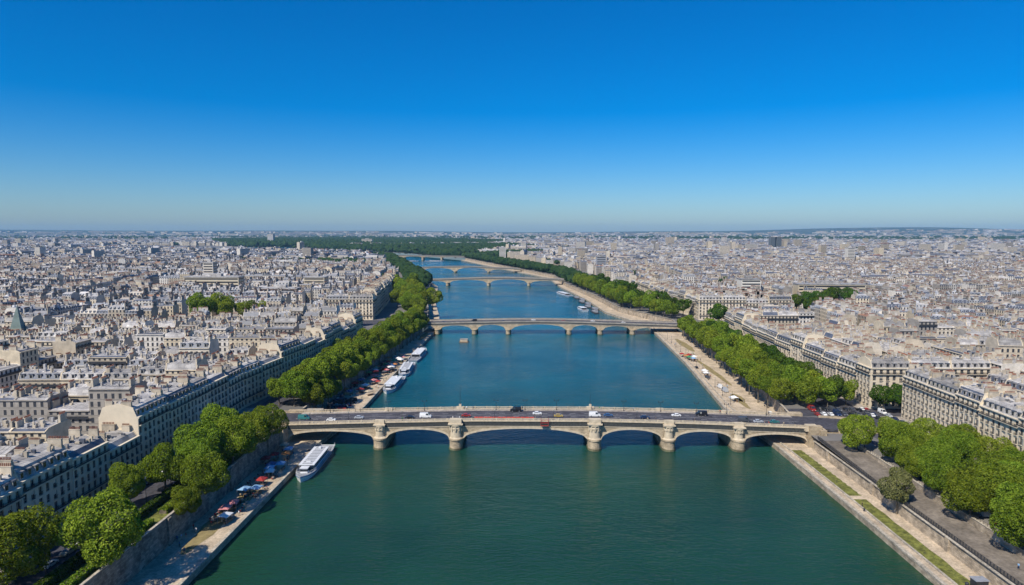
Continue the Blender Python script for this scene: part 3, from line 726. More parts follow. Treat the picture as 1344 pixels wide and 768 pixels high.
def haussmann(x, y, rz, w_, d, nf, bays, low, style, label, group, z, kinds, minfloor=0, cat='apartment building', corner=0):
    r = house_meshes(w_, d, nf, bays, low); root = thing('apartment_building', label, cat, (x, y, z), rz, group)
    obj('wall', r['wall'], root); obj('cornice', r['cornice'], root)
    obj('roof', r['roof_s'] if style % 2 == 0 else r['roof_z'], root)
    for f in ((1, nf - 1) if style != 3 else (nf - 1,)): obj('balcony', r['balcony'], root, (0, 0, .8 + f * FH + .2))
    bw = w_ / bays; wm = [window_mesh(k) for k in kinds]
    for f in range(minfloor, nf):
        for b_ in range(bays):
            kk = wm[0] if f in (1, nf - 1) else wm[(b_ * 7 + f * 3 + style) % len(wm)]
            obj('window', kk, root, (-w_ / 2 + (b_ + .5) * bw, .25, .8 + f * FH + .35))
    if corner:
        so_ = obj('side_wall', r['side'], root, (corner * (w_ / 2 + .3), 0 if corner < 0 else d, 0)); so_.rotation_euler = (0, 0, 0 if corner < 0 else PI)
        for f in range(minfloor, nf):
            for b_ in range(4):
                o = obj('window', wm[0], root, (corner * (w_ / 2 + .03), (b_ + .5) * d / 4, .8 + f * FH + .35)); o.rotation_euler = (0, 0, corner * PI / 2)
    if not low:
        for b_ in range(bays): obj('dormer', r['dormer_w'] if style in (0, 3) else r['dormer'], root, (-w_ / 2 + (b_ + .5) * bw, .55, r['H'] + .45))
    for sx, yy in ((-1, d * .3), (1, d * .72), (-1, d * .74), (1, d * .28), (random.uniform(-.3, .4), d * random.uniform(.45, .62))):
        zt = r['H'] + (r['ms'] if abs(yy - d / 2) > 0 else 0) + .3
        c = obj('chimney', r['chimney'], root, (sx * (w_ / 2 - .75), yy, zt)); c.scale = (1, random.uniform(.5, 1), random.uniform(.7, 1.05)); obj('chimney_pots', r['pots'], c)
    for k in range(3):
        yy = random.uniform(d * .3, d * .45); tt = (yy - 1.5) / (d / 2 - 1.5); s_ = obj('skylight', sky_me, root, (random.uniform(-w_ * .3, w_ * .3), yy, r['H'] + r['ms'] + r['up'] * tt + .03))
    return root
def row(pts, z, facing, n0, group, lab, nfs=(5, 6), minf=0, d=13, force=None):
    """houses along a polyline of facade points; facing=+1: fronts look to +x, -1: to -x"""
    total = 0; i = 0
    segs = [(Vector(a), Vector(b)) for a, b in zip(pts[:-1], pts[1:])]
    for a, b2 in segs:
        L = (b2 - a).length; dirv = (b2 - a) / L; s = 0
        nh = max(1, round(L / 17.5)); ww = [random.choice((15.0, 18.0, 21.0)) for _ in range(nh)]; kf = L / sum(ww)
        for w_ in ww:
            c = a + dirv * (s + w_ * kf / 2); s += w_ * kf
            ang = math.atan2(dirv.y, dirv.x)
            rz = ang if facing > 0 else ang + PI
            nf = random.choice(nfs); low = random.random() < .25; style = random.randrange(4)
            if force and i in force: nf, low = force[i]
            cols = ['dark slate', 'grey zinc', 'dark slate', 'grey zinc'][style]
            o = haussmann(c.x, c.y, rz, w_, float(d), nf, {15.0: 5, 18.0: 6, 21.0: 7}[w_], low, style,
                          lab % (nth(i), '%s storey %s roofed' % (['four', 'five', 'six', 'seven', 'eight'][nf - 4], cols)), group, z, [(0, 1), (1, 0, 3), (1, 2), (1, 3, 1)][style], minf)
            o.scale.x = kf; o.scale.z = random.uniform(.965, 1.035); o.location.x -= facing * random.uniform(0, .5); i += 1
    return i
# facing +x means local -Y (front) points to +x: rotate by +90 when the polyline runs away (+y)
G_L, G_R = 'riverfront houses on the left bank', 'riverfront houses on the right bank'
row([(-126, 148), (-126, 268)], ZL, 1, 0, G_L, '%s shaded left bank house from the near end, %s', (5, 6), 0, 13, {0: (5, False), 1: (5, False), 2: (5, True), 3: (4, True), 4: (6, False), 5: (6, False), 6: (6, False)})
row([(-126, 268), (-126, 300), (-119, 360), (-116, 430), (-114.5, 480)], ZL, 1, 8, G_L, '%s shaded left bank house beyond the bridge street, %s', (5, 6), 0, 13, {0: (6, True), 1: (5, False), 2: (5, False), 3: (5, True), 4: (6, False), 5: (6, True), 6: (5, True), 7: (6, False), 8: (6, False), 9: (5, True), 10: (5, False)})
row([(-138, 626), (-150, 740), (-172, 905)], ZL, 1, 0, G_L, '%s left bank house past the second bridge, %s', (6, 7), 2, 13)
row([(165.5, 190), (165.5, 297)], ZR, -1, 0, G_R, '%s house of the sunlit right corner block, %s', (5, 6), 0, 13, {i: (6, False) for i in range(9)})
row([(159, 325), (155, 420), (157, 535)], ZR, -1, 0, G_R, '%s house of the long sunlit right block, %s', (5, 5, 6), 0, 13, {i: (6 if i in (3, 9) else 5, False) for i in range(20)})
row([(163, 645), (150, 760), (140, 900)], ZR, -1, 0, G_R, '%s right bank house past the second bridge, %s', (5, 6), 2, 13, {0: (5, False)})
# fronts that face the viewer at the block ends
G_C = 'corner houses facing the side streets'
def front(x, y, w_, nf, style, label, z, low=False, rz=0, corner=0): haussmann(x, y, rz, float(w_), 13.0, nf, {15: 5, 18: 6, 21: 7}[w_], low, style, label, G_C, z, [(0, 1), (1, 0, 3), (1, 2), (1, 3, 1)][style], 0, corner=corner)
front(168.5, 311.8, 18, 6, 1, 'sunlit corner house facing the boulevard at the near end of the long right block', ZR, corner=-1)
front(187, 312.2, 18, 6, 3, 'sunlit house facing the boulevard, next to the corner house of the long right block', ZR)
front(205.5, 312.5, 18, 6, 1, 'third sunlit house along the boulevard from the river corner', ZR)
front(172.5, 631, 21, 6, 1, 'sunlit corner house facing the street at the second bridge, right bank', ZR, rz=-.03, corner=-1)
front(194, 631, 21, 6, 3, 'second sunlit house from the corner at the second bridge, right bank', ZR, rz=-.02)
front(215.5, 631.5, 21, 5, 1, 'third sunlit house from the corner at the second bridge, right bank', ZR)
front(237, 632, 21, 6, 0, 'fourth sunlit house from the corner at the second bridge, right bank', ZR)
front(-147.5, 611, 21, 6, 1, 'sunlit stone corner house facing the second bridge street, left bank', ZL, rz=.02, corner=1)
front(-169, 611, 21, 6, 2, 'second stone house from the corner at the second bridge, left bank', ZL)
front(-139, 300.3, 18, 5, 0, 'corner house facing the near bridge street on the left bank', ZL)

# ------------------------------------------------------------ the city behind
WOODS = [  # far woods: polygons (x, y)
    [(-620, 2230), (-230, 2230), (-120, 2500), (-60, 3000), (60, 3300), (-100, 3700), (-700, 3500), (-860, 3350), (-700, 2850), (-560, 2700)],
    [(-1500, 3650), (-900, 3560), (-200, 3900), (-100, 4800), (-1000, 7200), (-2600, 7400), (-2750, 6000), (-1950, 4300)],
    [(-330, 1440), (-280, 1560), (-430, 1640), (-700, 1640), (-900, 1560), (-880, 1500), (-620, 1540)],
    [(-60, 2150), (-150, 2200), (-60, 2500), (90, 2500), (60, 2200)],
    [(-560, 2300), (-800, 2560), (-1000, 2700), (-1060, 3000), (-1230, 3700), (-900, 3560), (-860, 3350), (-700, 2850)],
    [(-5200, 9200), (-2500, 9300), (-2300, 9800), (-5300, 10000)], [(2900, 6000), (4300, 6100), (4200, 6350), (2900, 6250)], [(1500, 6900), (3200, 7000), (3300, 7200), (1500, 7200)],
]
def inpoly(x, y, P):
    c = np.zeros(np.shape(x), bool); j = len(P) - 1
    for i in range(len(P)):
        xi, yi = P[i]; xj, yj = P[j]
        c ^= ((yi > y) != (yj > y)) & (x < (xj - xi) * (y - yi) / (yj - yi + 1e-9) + xi); j = i
    return c
LF = [(-141, -200), (-141, 300), (-134, 360), (-131, 485), (-131, 500), (-128, 540), (-128, 575), (-180, 576), (-180, 608), (-165, 609), (-151, 610), (-165, 740), (-187, 905), (-187, 906), (-200, 1079), (-300, 1516), (-480, 2133), (-980, 2600), (-1590, 3000), (-2400, 3450), (-2401, 3600)]
RF = [(181, -200), (181, 297), (240, 298), (240, 311), (220, 312), (217, 326), (176, 327), (171, 420), (172, 535), (165, 540), (165, 580), (260, 584), (260, 608), (248, 609), (248, 644), (181, 645), (166, 760), (156, 900), (142, 1082), (132, 1296), (60, 1690), (-60, 2147), (-60, 2148), (-330, 2700), (-980, 3450), (-1900, 4080)]
PARKS = [(-252, 565, 34, 40), (-238, 605, 14, 12), (285, 680, 32, 44), (325, 712, 30, 26), (173, 590, 22, 14), (300, 640, 0, 0)]
def hill(x, y):
    x = np.asarray(x, float); y = np.asarray(y, float)
    f = np.clip((y - 9600) / 4200, 0, 1); f = f * f * (3 - 2 * f)
    u = x / 14500
    h = 100 + 78 * np.exp(-((u - .52) / .16) ** 2) + 30 * np.exp(-((u + .80) / .18) ** 2) + 10 * np.exp(-((u + .20) / .14) ** 2) - 22 * np.exp(-((u - .02) / .12) ** 2) + 14 * np.exp(-((u + .5) / .2) ** 2)
    h = h + 4 * np.sin(x / 1010) + 1.5 * np.sin(x / 440 + 1)
    return f * h
LAKE = [(-1420, 3760), (-1250, 3700), (-1080, 3000), (-1020, 2720), (-1080, 2640), (-1200, 2650), (-1350, 2760), (-1560, 3500)]
def ok(x, y, mar=0.0):
    x = np.asarray(x, float); y = np.asarray(y, float)
    l = x < np.interp(y, [p[1] for p in LF], [p[0] for p in LF]) - mar; r_ = x > np.interp(y, [p[1] for p in RF], [p[0] for p in RF]) + mar
    k = l | r_ | (y > 4080)
    k &= np.abs(x + y * .018) < .80 * y + 70
    for (a, b, rx, ry) in PARKS:
        if rx: k &= ((x - a) / (rx + mar)) ** 2 + ((y - b) / (ry + mar)) ** 2 > 1
    for P in WOODS + [LAKE]: k &= ~inpoly(x, y, P)
    return k
lots = []   # x, y, rz, w, d, h, ms, up, ground
def blocks(side, y1):
    y = 120.0
    while y < y1:
        bh = random.uniform(80, 125); x = 141.0 if side < 0 else 172.0; first = True
        if y > 900: x = 40
        while x < .8 * (y + bh) + 80:
            bwid = random.uniform(52, 84)
            cx, cy = side * (x + bwid / 2), y + bh / 2
            if y > 900: cx += float(np.interp(cy, [900, 1079, 1516], [0, 0, -100]))
            far_ = max(0, min(1, (abs(cx) - 260) / 500))
            th = (0 if first and y < 900 else random.gauss(0, .05 + .22 * far_)) + (.03 if side < 0 else 0)
            along = random.random() < (.52 if side < 0 else .36)
            W, L = (bwid, bh) if along else (bh, bwid)     # strips run along L
            ns = max(2, int(W / random.uniform(14, 17.5))); hb = random.gauss(17, 1.0)
            ca, sa = math.cos(th), math.sin(th)
            for i in range(ns):
                u = -W / 2 + (i + .5) * W / ns; v = -L / 2
                dd = min(11.5, W / ns - random.uniform(1.5, 5))
                hs = hb + random.gauss(0, 1.3) - (random.uniform(4, 8) if random.random() < .15 else 0); fs = random.random() < .25
                while v < L / 2 - 6:
                    ww = random.choice((12.0, 12.0, 15.0, 18.0) if y < 420 else (9.0, 12.0, 12.0, 15.0)); ww = min(ww, max(8, L / 2 - v)); c = v + ww / 2; v += ww
                    if random.random() < .06: continue
                    px, py = (u, c) if along else (c, u)
                    rz = (PI / 2 if along else 0) + (PI if random.random() < .5 else 0) + th
                    X, Y = cx + px * ca - py * sa, cy + px * sa + py * ca
                    hh = hs + random.gauss(0, .25) + (random.uniform(2, 5) if random.random() < (.10 if side < 0 else .04) else 0) - (random.uniform(2, 6) if random.random() < .08 else 0)
                    fl = fs if random.random() < .85 else not fs
                    lots.append((X, Y, rz, ww, dd, max(8, hh), .5 if fl else random.uniform(1.8, 2.9), .15 if fl else random.uniform(.6, 1.3), ZL if side < 0 else ZR))
            x += bwid + (random.uniform(20, 28) if random.random() < .22 else random.uniform(9, 14)); first = False
        y += bh + (random.uniform(24, 34) if random.random() < .35 else random.uniform(10, 15))
blocks(-1, 1560); blocks(1, 1560)
A = np.array(lots); A = A[ok(A[:, 0], A[:, 1], 4.0) & (A[:, 1] < 1560)]
def ring(y0, y1, step, tall):
    xs = np.arange(-.82 * y1 - 200, .82 * y1 + 200, step); ys = np.arange(y0, y1, step)
    X, Y = np.meshgrid(xs, ys); X = X.ravel(); Y = Y.ravel(); n = len(X)
    X = X + rng.uniform(-.3, .3, n) * step; Y = Y + rng.uniform(-.3, .3, n) * step
    k = ok(X, Y, 8) & (rng.random(n) > .10 + .25 * (np.sin(X / 310 + 2) * np.sin(Y / 270) > .72)); X, Y = X[k], Y[k]; n = len(X)
    ang = .35 * np.sin(X / 700) + .3 * np.cos(Y / 900) + rng.integers(0, 4, n) * PI / 2 + rng.normal(0, .06, n)
    wd = step * rng.uniform(.7, 2.1, n); d = np.minimum(step * rng.uniform(.36, .6, n), 60)
    h = rng.normal(16.5, 3.0, n); t_ = rng.random(n) < tall; h[t_] += rng.uniform(6, 30, t_.sum())
    wd[t_] = rng.uniform(16, 40, t_.sum())
    fl = rng.random(n) < .45
    ms = np.where(fl | t_, .4, rng.uniform(2, 3.4, n)); up = np.where(fl | t_, .1, rng.uniform(.8, 2.2, n))
    return np.stack([X, Y, ang, wd, d, np.clip(h, 7, 60), ms, up, np.where(X < 0, ZL, ZR) - .5 + hill(X, Y)], 1)
B = np.concatenate([ring(1560, 2500, 25, .012), ring(2500, 4200, 32, .014), ring(4200, 7400, 52, .02), ring(7400, 10500, 78, .02), ring(10500, 14300, 100, .02)])
kh = (B[:, 1] < 9800) | ((rng.random(len(B)) < .26) & (B[:, 1] < 12300)); B = B[kh]
# nearest lots become single houses
dist = np.hypot(A[:, 0], A[:, 1]); vis = np.abs(A[:, 0] + A[:, 1] * .018) < .765 * A[:, 1] + 12
order = np.argsort(np.where(vis, dist, 1e9)); NI = 236
ind, rest = A[order[:NI]], A[order[NI:]]
def simple_meshes(w_, d, H, flat_):
    k = ('s', w_, d, H, flat_)
    if k in mesh_cache: return mesh_cache[k]
    ms, up = (.5, .15) if flat_ else (2.5, 1.0)
    prof = [(0, 0), (0, H), (.2, H), (1.4, H + ms), (d / 2, H + ms + up), (d - 1.4, H + ms), (d - .2, H), (d, H), (d, 0)]
    wall = MB(); e = w_ / 2
    wall.quad((-e, 0, 0), (e, 0, 0), (e, 0, H), (-e, 0, H), 0); wall.quad((e, d, 0), (-e, d, 0), (-e, d, H), (e, d, H), 0)
    for x, s in ((-e, 1), (e, -1)):
        pp = [(x, y, z + (.3 if 1 < i < 7 else 0)) for i, (y, z) in enumerate(prof)]
        wall.add(pp if s < 0 else pp[::-1], [tuple(range(9))], 1)
        pi = [(x + .35 * s, y, z) for (x, y, z) in pp]
        for i in range(1, 7): wall.quad(pp[i], pp[i + 1], pi[i + 1], pi[i], 1)
        wall.add((pi if s > 0 else pi[::-1])[1:8], [tuple(range(7))], 1)
    wall.box(-e + .05, e - .05, -.4, .2, H - .25, H + .1, 1); wall.box(-e + .05, e - .05, d - .2, d + .4, H - .25, H + .1, 1)
    wall.box(-e + .05, e - .05, -.7, -.01, H - 3.0, H - 2.85, 2); wall.box(-e + .05, e - .05, -.7, -.66, H - 2.85, H - 1.9, 2)
    roof = MB(); e2 = e - .03
    for i in range(2, 6):
        (ya, za), (yb, zb) = prof[i], prof[i + 1]
        roof.quad((-e2, ya, za), (e2, ya, za), (e2, yb, zb), (-e2, yb, zb), 0 if i in (2, 5) else 1)
    for j in range(int(w_ / 1.5)):
        for i in (3, 4):
            (ya, za), (yb, zb) = prof[i], prof[i + 1]; x = -e2 + .7 + j * 1.5
            roof.add([(x - .05, ya, za + .08), (x + .05, ya, za + .08), (x + .05, yb, zb + .08), (x - .05, yb, zb + .08), (x - .05, ya, za), (x - .05, yb, zb), (x + .05, ya, za), (x + .05, yb, zb)], [(0, 1, 2, 3), (4, 0, 3, 5), (1, 6, 7, 2)], 1)
    rnd = random.Random(int(w_ * 7 + d * 13 + H * 3))
    for j in range(13):
        x = rnd.uniform(-e + 1.4, e - 1.4); y = rnd.uniform(2, d - 2); s_ = rnd.uniform(.3, 1.1); roof.obox((x, y, H + ms - .1), s_, s_ * rnd.uniform(.6, 1.6), up + rnd.uniform(.6, 1.8), 0, rnd.choice((1, 2, 2)))
    mats = [M['slate'], M['zinc'], M['chimney']]
    r = dict(H=H, ms=ms, up=up, d=d, wall=wall.mesh('wall', [M['o_wall'], M['o_gable'], M['iron']]), roof_s=roof.mesh('roof', mats), roof_z=roof.mesh('roof', [M['zinc'], M['zinc'], M['chimney']]))
    mesh_cache[k] = r; return r
base_r = house_meshes(18.0, 13.0, 5, 6, False)
M['terra'] = flat('clay_tile_roof', (0.30, 0.155, 0.10), 0.85, var=0.3, scale=0.8)
cnt = {-1: 0, 1: 0}
for i, (x, y, rz, w_, d, h, ms, up, z) in enumerate(ind):
    side = -1 if x < 0 else 1
    flat_ = ms < 1; W = float(round(w_ / 3) * 3); D_ = float(max(8, round(d / 2) * 2)); H_ = float(round(h / 2) * 2)
    r = simple_meshes(W, D_, H_, flat_); sl_ = random.random() < .35
    sty = 'low flat zinc roofed' if flat_ else ('dark slate mansard roofed' if sl_ else 'pale zinc mansard roofed')
    hgt = 'tall ' if h > 20.5 else ('low ' if h < 13 else '')
    lab = '%s%s house, %s bank quarter, %s behind the riverfront row' % (hgt, sty, 'left' if side < 0 else 'right', nth(cnt[side]))
    cnt[side] += 1
    ca, sa = math.cos(rz), math.sin(rz)
    root = thing('apartment_building', lab, 'apartment building', (x + sa * D_ / 2, y - ca * D_ / 2, z), rz, 'houses packed behind the riverfront rows')
    root.scale = (w_ / W, 1, 1)
    obj('wall', r['wall'], root); obj('roof', r['roof_s'] if sl_ else r['roof_z'], root)
    for k in range(random.choice((2, 3, 4))):
        sx = (-1, 1, -1, 1)[k]; yy = (D_ * .3, D_ * .72, D_ * .76, D_ * .26)[k]
        c = obj('chimney', base_r['chimney'], root, (sx * (W / 2 - .6), yy, H_ + r['ms'] + random.uniform(-.2, .5))); c.scale = (1, random.uniform(.4, 1), random.uniform(.6, 1.05)); obj('chimney_pots', base_r['pots'], c)
    if not flat_ and y < 430:
        nb = int(W / 3.2)
        for b_ in range(nb): obj('dormer', base_r['dormer_w'] if i % 2 else base_r['dormer'], root, (-W / 2 + (b_ + .5) * W / nb, .45, H_ + .4))

class NB:
    def __init__(s): s.V = []; s.L = []; s.T = []; s.M = []; s.C = []; s.U = []; s.n = 0
    def add(s, V, idx, tot, mat, col, uv=None):
        """V (n,k,3); idx flat template loop indices; tot, mat per template face; col (n,f,3); uv (n,loops,2)"""
        n, k, _ = V.shape; L = (np.arange(n)[:, None] * k + np.array(idx)[None, :] + s.n).ravel()
        s.V.append(V.reshape(-1, 3)); s.L.append(L); s.T.append(np.tile(tot, n)); s.M.append(np.tile(mat, n)); s.C.append(col.reshape(-1, 3))
        s.U.append((np.zeros((n * len(idx), 2)) - 50) if uv is None else uv.reshape(-1, 2)); s.n += n * k
    def build(s, name, mats):
        V = np.concatenate(s.V); L = np.concatenate(s.L); T = np.concatenate(s.T); me = bpy.data.meshes.new(name)
        me.vertices.add(len(V)); me.vertices.foreach_set('co', V.astype(np.float32).ravel())
        me.loops.add(len(L)); me.loops.foreach_set('vertex_index', L.astype(np.int32))
        me.polygons.add(len(T)); st = np.concatenate([[0], np.cumsum(T)[:-1]]).astype(np.int32)
        me.polygons.foreach_set('loop_start', st); me.polygons.foreach_set('loop_total', T.astype(np.int32))
        for m in mats: me.materials.append(m)
        me.polygons.foreach_set('material_index', np.concatenate(s.M).astype(np.int32))
        a = me.attributes.new('tint', 'FLOAT_COLOR', 'FACE'); c = np.concatenate(s.C); a.data.foreach_set('color', np.concatenate([c, np.ones((len(c), 1))], 1).astype(np.float32).ravel())
        u = me.uv_layers.new(name='UVMap'); u.data.foreach_set('uv', np.concatenate(s.U).astype(np.float32).ravel())
        me.update(calc_edges=True); me.validate(); me.shade_flat(); return obj(name, me)
def xf(P, x, y, z, rz):
    ca, sa = np.cos(rz)[:, None], np.sin(rz)[:, None]
    return np.stack([x[:, None] + P[..., 0] * ca - P[..., 1] * sa, y[:, None] + P[..., 0] * sa + P[..., 1] * ca, z[:, None] + P[..., 2]], -1)
def bulk_houses(nb, A):
    x, y, rz, w_, d, h, ms, up, z = A.T; n = len(A)
    ins = np.minimum(1.4, d * .2); o = np.zeros(n)
    pr = [(o, o), (o, h), (ins, h + ms), (d / 2, h + ms + up), (d - ins, h + ms), (d, h), (d, o)]
    P = np.zeros((n, 14, 3))
    for s, sx in ((0, -1), (1, 1)):
        for i, (a, b) in enumerate(pr): P[:, s * 7 + i, 0] = sx * w_ / 2; P[:, s * 7 + i, 1] = a - d / 2; P[:, s * 7 + i, 2] = b
    idx = []
    for i in range(6): idx += [i, 7 + i, 7 + i + 1, i + 1]
    idx += [6, 5, 4, 3, 2, 1, 0] + [7, 8, 9, 10, 11, 12, 13]
    uv = np.full((n, 38, 2), -50.)
    for f in (0, 5):
        q = [(o, o), (w_, o), (w_, h), (o, h)] if f == 0 else [(o, h), (w_, h), (w_, o), (o, o)]
        for j, (a, b) in enumerate(q): uv[:, f * 4 + j, 0] = a; uv[:, f * 4 + j, 1] = b
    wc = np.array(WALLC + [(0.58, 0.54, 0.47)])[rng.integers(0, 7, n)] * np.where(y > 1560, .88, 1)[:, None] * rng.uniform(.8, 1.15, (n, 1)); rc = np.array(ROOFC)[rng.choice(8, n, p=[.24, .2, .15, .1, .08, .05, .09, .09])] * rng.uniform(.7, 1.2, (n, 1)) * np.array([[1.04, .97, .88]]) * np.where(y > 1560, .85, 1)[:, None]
    st_ = np.where((rng.random(n) < .58)[:, None], np.array([[.09, .10, .13]]), rc * .75)
    col = np.stack([wc, st_, rc, rc, st_, wc, wc * .97, wc * .97], 1)
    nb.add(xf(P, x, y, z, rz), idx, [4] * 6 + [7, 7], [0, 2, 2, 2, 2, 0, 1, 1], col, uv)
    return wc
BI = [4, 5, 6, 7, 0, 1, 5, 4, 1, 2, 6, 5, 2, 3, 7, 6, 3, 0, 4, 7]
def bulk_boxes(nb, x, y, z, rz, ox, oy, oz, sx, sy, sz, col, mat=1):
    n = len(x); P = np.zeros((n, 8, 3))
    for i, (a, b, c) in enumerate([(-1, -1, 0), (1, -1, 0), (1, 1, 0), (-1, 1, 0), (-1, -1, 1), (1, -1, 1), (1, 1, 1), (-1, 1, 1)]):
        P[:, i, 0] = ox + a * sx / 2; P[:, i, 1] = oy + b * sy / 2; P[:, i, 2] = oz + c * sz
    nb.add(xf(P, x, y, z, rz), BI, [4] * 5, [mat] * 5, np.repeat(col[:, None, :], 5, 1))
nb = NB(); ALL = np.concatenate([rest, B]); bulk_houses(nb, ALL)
POT = np.array([.22, .125, .095])
def clutter(S, k):
    x, y, rz, w_, d, h, ms, up, z = S.T; n = len(S)
    for j in range(k):
        sx_ = rng.choice([-1, 1], n); oy = rng.uniform(-.32, .32, n) * d; ln = np.minimum(rng.uniform(2, 5, n), d * .5); zt = h + ms - .5; hh = up + rng.uniform(1.6, 3.2, n)
        cc = np.array([[.42, .375, .31]]) * rng.uniform(.7, 1.25, (n, 1))
        bulk_boxes(nb, x, y, z, rz, sx_ * (w_ / 2 - .5), oy, zt, .8 + 0 * x, ln, hh, cc)
        bulk_boxes(nb, x, y, z, rz, sx_ * (w_ / 2 - .5), oy, zt + hh + .02, .4 + 0 * x, ln * .9, .65 + 0 * x, np.array([POT]) * rng.uniform(.7, 1.3, (n, 1)))
def bits(S, k, sz=1.0):
    x, y, rz, w_, d, h, ms, up, z = S.T; n = len(S)
    pal = np.array([(.5, .5, .51), (.09, .10, .12), (.24, .16, .13), (.46, .42, .36), (.28, .30, .34), (.05, .055, .07), (.62, .61, .59)])
    for j in range(k):
        bulk_boxes(nb, x, y, z, rz, rng.uniform(-.42, .42, n) * w_, rng.uniform(-.4, .4, n) * d, h + ms * .7, rng.uniform(.8, 3.5, n) * sz, rng.uniform(.8, 3, n) * sz, up + rng.uniform(.8, 2.6, n) * sz**.5, pal[rng.integers(0, 7, n)] * rng.uniform(.8, 1.2, (n, 1)))
def dormers(S):
    x, y, rz, w_, d, h, ms, up, z = S[S[:, 6] > 1].T; n = len(x)
    for j in range(4):
        for s in (-1, 1):
            bulk_boxes(nb, x, y, z, rz, (j - 1.5) / 4 * w_, s * (d / 2 - .8), h + .3, 1.3 + 0 * x, 1.3 + 0 * x, 1.9 + 0 * x, np.array([[.42, .44, .47]]) * rng.uniform(.7, 1.2, (n, 1)))
            bulk_boxes(nb, x, y, z, rz, (j - 1.5) / 4 * w_, s * (d / 2 - .18), h + .6, .8 + 0 * x, .1 + 0 * x, 1.2 + 0 * x, np.tile([[.02, .022, .03]], (n, 1)))
q = ALL[:, 1]
clutter(ALL[q < 1560], 4); clutter(ALL[(q >= 1560) & (q < 4200)], 1); dormers(ALL[q < 900]); bits(ALL[q < 1560], 3, .7); bits(ALL[(q >= 1560) & (q < 4200)], 1, 2.4); bits(ALL[(q >= 4200) & (q < 9800)], 1, 6.0)
tag(nb.build('apartment_buildings', [M['city_wall'], M['city_gable'], M['city_roof']]), 'sea of pale city houses with zinc roofs and chimneys reaching the horizon', 'city buildings', kind='stuff')

mb = MB(); mb.add([(x, y, 9.6) for x, y in LAKE][::-1], [tuple(range(len(LAKE)))]); tag(mb.build('far_lake', M['water']), 'small blue lake before the far woods', 'lake', kind='structure')
# hills on the horizon
xs = np.linspace(-14500, 14500, 240); ysh = np.linspace(9500, 15300, 40); mb = MB()
XX, YY = np.meshgrid(xs, ysh); HH = hill(XX, YY) + 7.2
mb.v = [tuple(p) for p in np.stack([XX.ravel(), YY.ravel(), HH.ravel()], 1)]
nx = len(xs)
mb.f = [(j * nx + i, j * nx + i + 1, (j + 1) * nx + i + 1, (j + 1) * nx + i) for j in range(len(ysh) - 1) for i in range(nx - 1)]; mb.m = [0] * len(mb.f)
tag(mb.build('hills', M['hill'], smooth=True), 'low blue wooded hills along the horizon', 'hills', kind='structure')

# single landmarks that stand out of the mass
def slab_tower(name, label, x, y, z, w_, d, h, wallc, floors, cat='tower block', rz=0.0, gap=False):
    root = thing(name, label, cat, (x, y, z), rz)
    wm = solid('tower_' + '_'.join('%d' % (c * 100) for c in wallc), wallc, .8); mb = MB()
    parts_ = [(-w_ / 2, w_ / 2)] if not gap else [(-w_ / 2, -w_ * .08), (w_ * .08, w_ / 2)]
    for a, b2 in parts_: mb.box(a, b2, 0, d, 0, h)
    mb.build('wall', wm, root)
    mb = MB()
    fh = h / floors
    for f in range(floors):
        for a, b2 in parts_:
            mb.box(a + .8, b2 - .8, -.12, .0, f * fh + fh * .3, f * fh + fh * .72)
            mb.box(b2 - .01, b2 + .12, 1, d - 1, f * fh + fh * .3, f * fh + fh * .72)
    mb.build('window_bands', M['window'], root)
    mb = MB(); mb.box(-w_ / 2 - .4, w_ / 2 + .4, -.4, d + .4, h, h + 1.0); mb.box(-w_ * .2, w_ * .15, d * .3, d * .7, h + 1, h + 4); mb.build('roof', M['zinc'], root)
slab_tower('tower_block', 'dark twin slab office tower standing alone toward the right horizon', 1060, 2900, 6.5, 46, 24, 62, (0.12, 0.14, 0.15), 16, gap=True)
slab_tower('tower_block', 'plain white tower block left of the river, beyond the slate courtyard houses', -411, 880, 8.5, 13, 12, 40, (0.55, 0.50, 0.42), 12)
slab_tower('office_block', 'long cream block with blank lit side walls in the left middle distance', -352, 760, 8.5, 62, 16, 29, (0.50, 0.43, 0.31), 8)
slab_tower('office_block', 'square cream block with a flat roof right of the long cream block', -245, 790, 8.5, 24, 18, 27, (0.52, 0.45, 0.33), 8)
slab_tower('office_block', 'brown brick slab in the left middle distance', -250, 690, 8.5, 36, 14, 22, (0.20, 0.14, 0.11), 6)
slab_tower('tower_block', 'white tower beside the trees right of the farthest bridge', -62, 1960, 6.5, 18, 15, 38, (0.60, 0.57, 0.50), 11)
slab_tower('tower_block', 'grey tower block on the right bank above the far quay trees', 150, 1330, 6.5, 18, 18, 34, (0.30, 0.31, 0.33), 10)
slab_tower('tower_block', 'tall pale tower rising over the right bank roofs toward the hills', 740, 1560, 6.5, 16, 14, 46, (0.58, 0.54, 0.47), 14)
slab_tower('tower_block', 'white tower cluster member on the far left horizon', -1530, 4100, 8, 34, 30, 70, (0.62, 0.60, 0.56), 18)
slab_tower('tower_block', 'white block standing above the far woods', -900, 3900, 8, 60, 30, 42, (0.58, 0.52, 0.42), 10)
slab_tower('office_block', 'long stone barracks block with rows of windows beyond the right bank park', 350, 780, 6.5, 74, 18, 22, (0.48, 0.41, 0.29), 6, rz=-.06)
slab_tower('office_block', 'white block with a flat roof behind the right bank park', 262, 790, 6.5, 22, 18, 27, (0.62, 0.58, 0.5), 8)
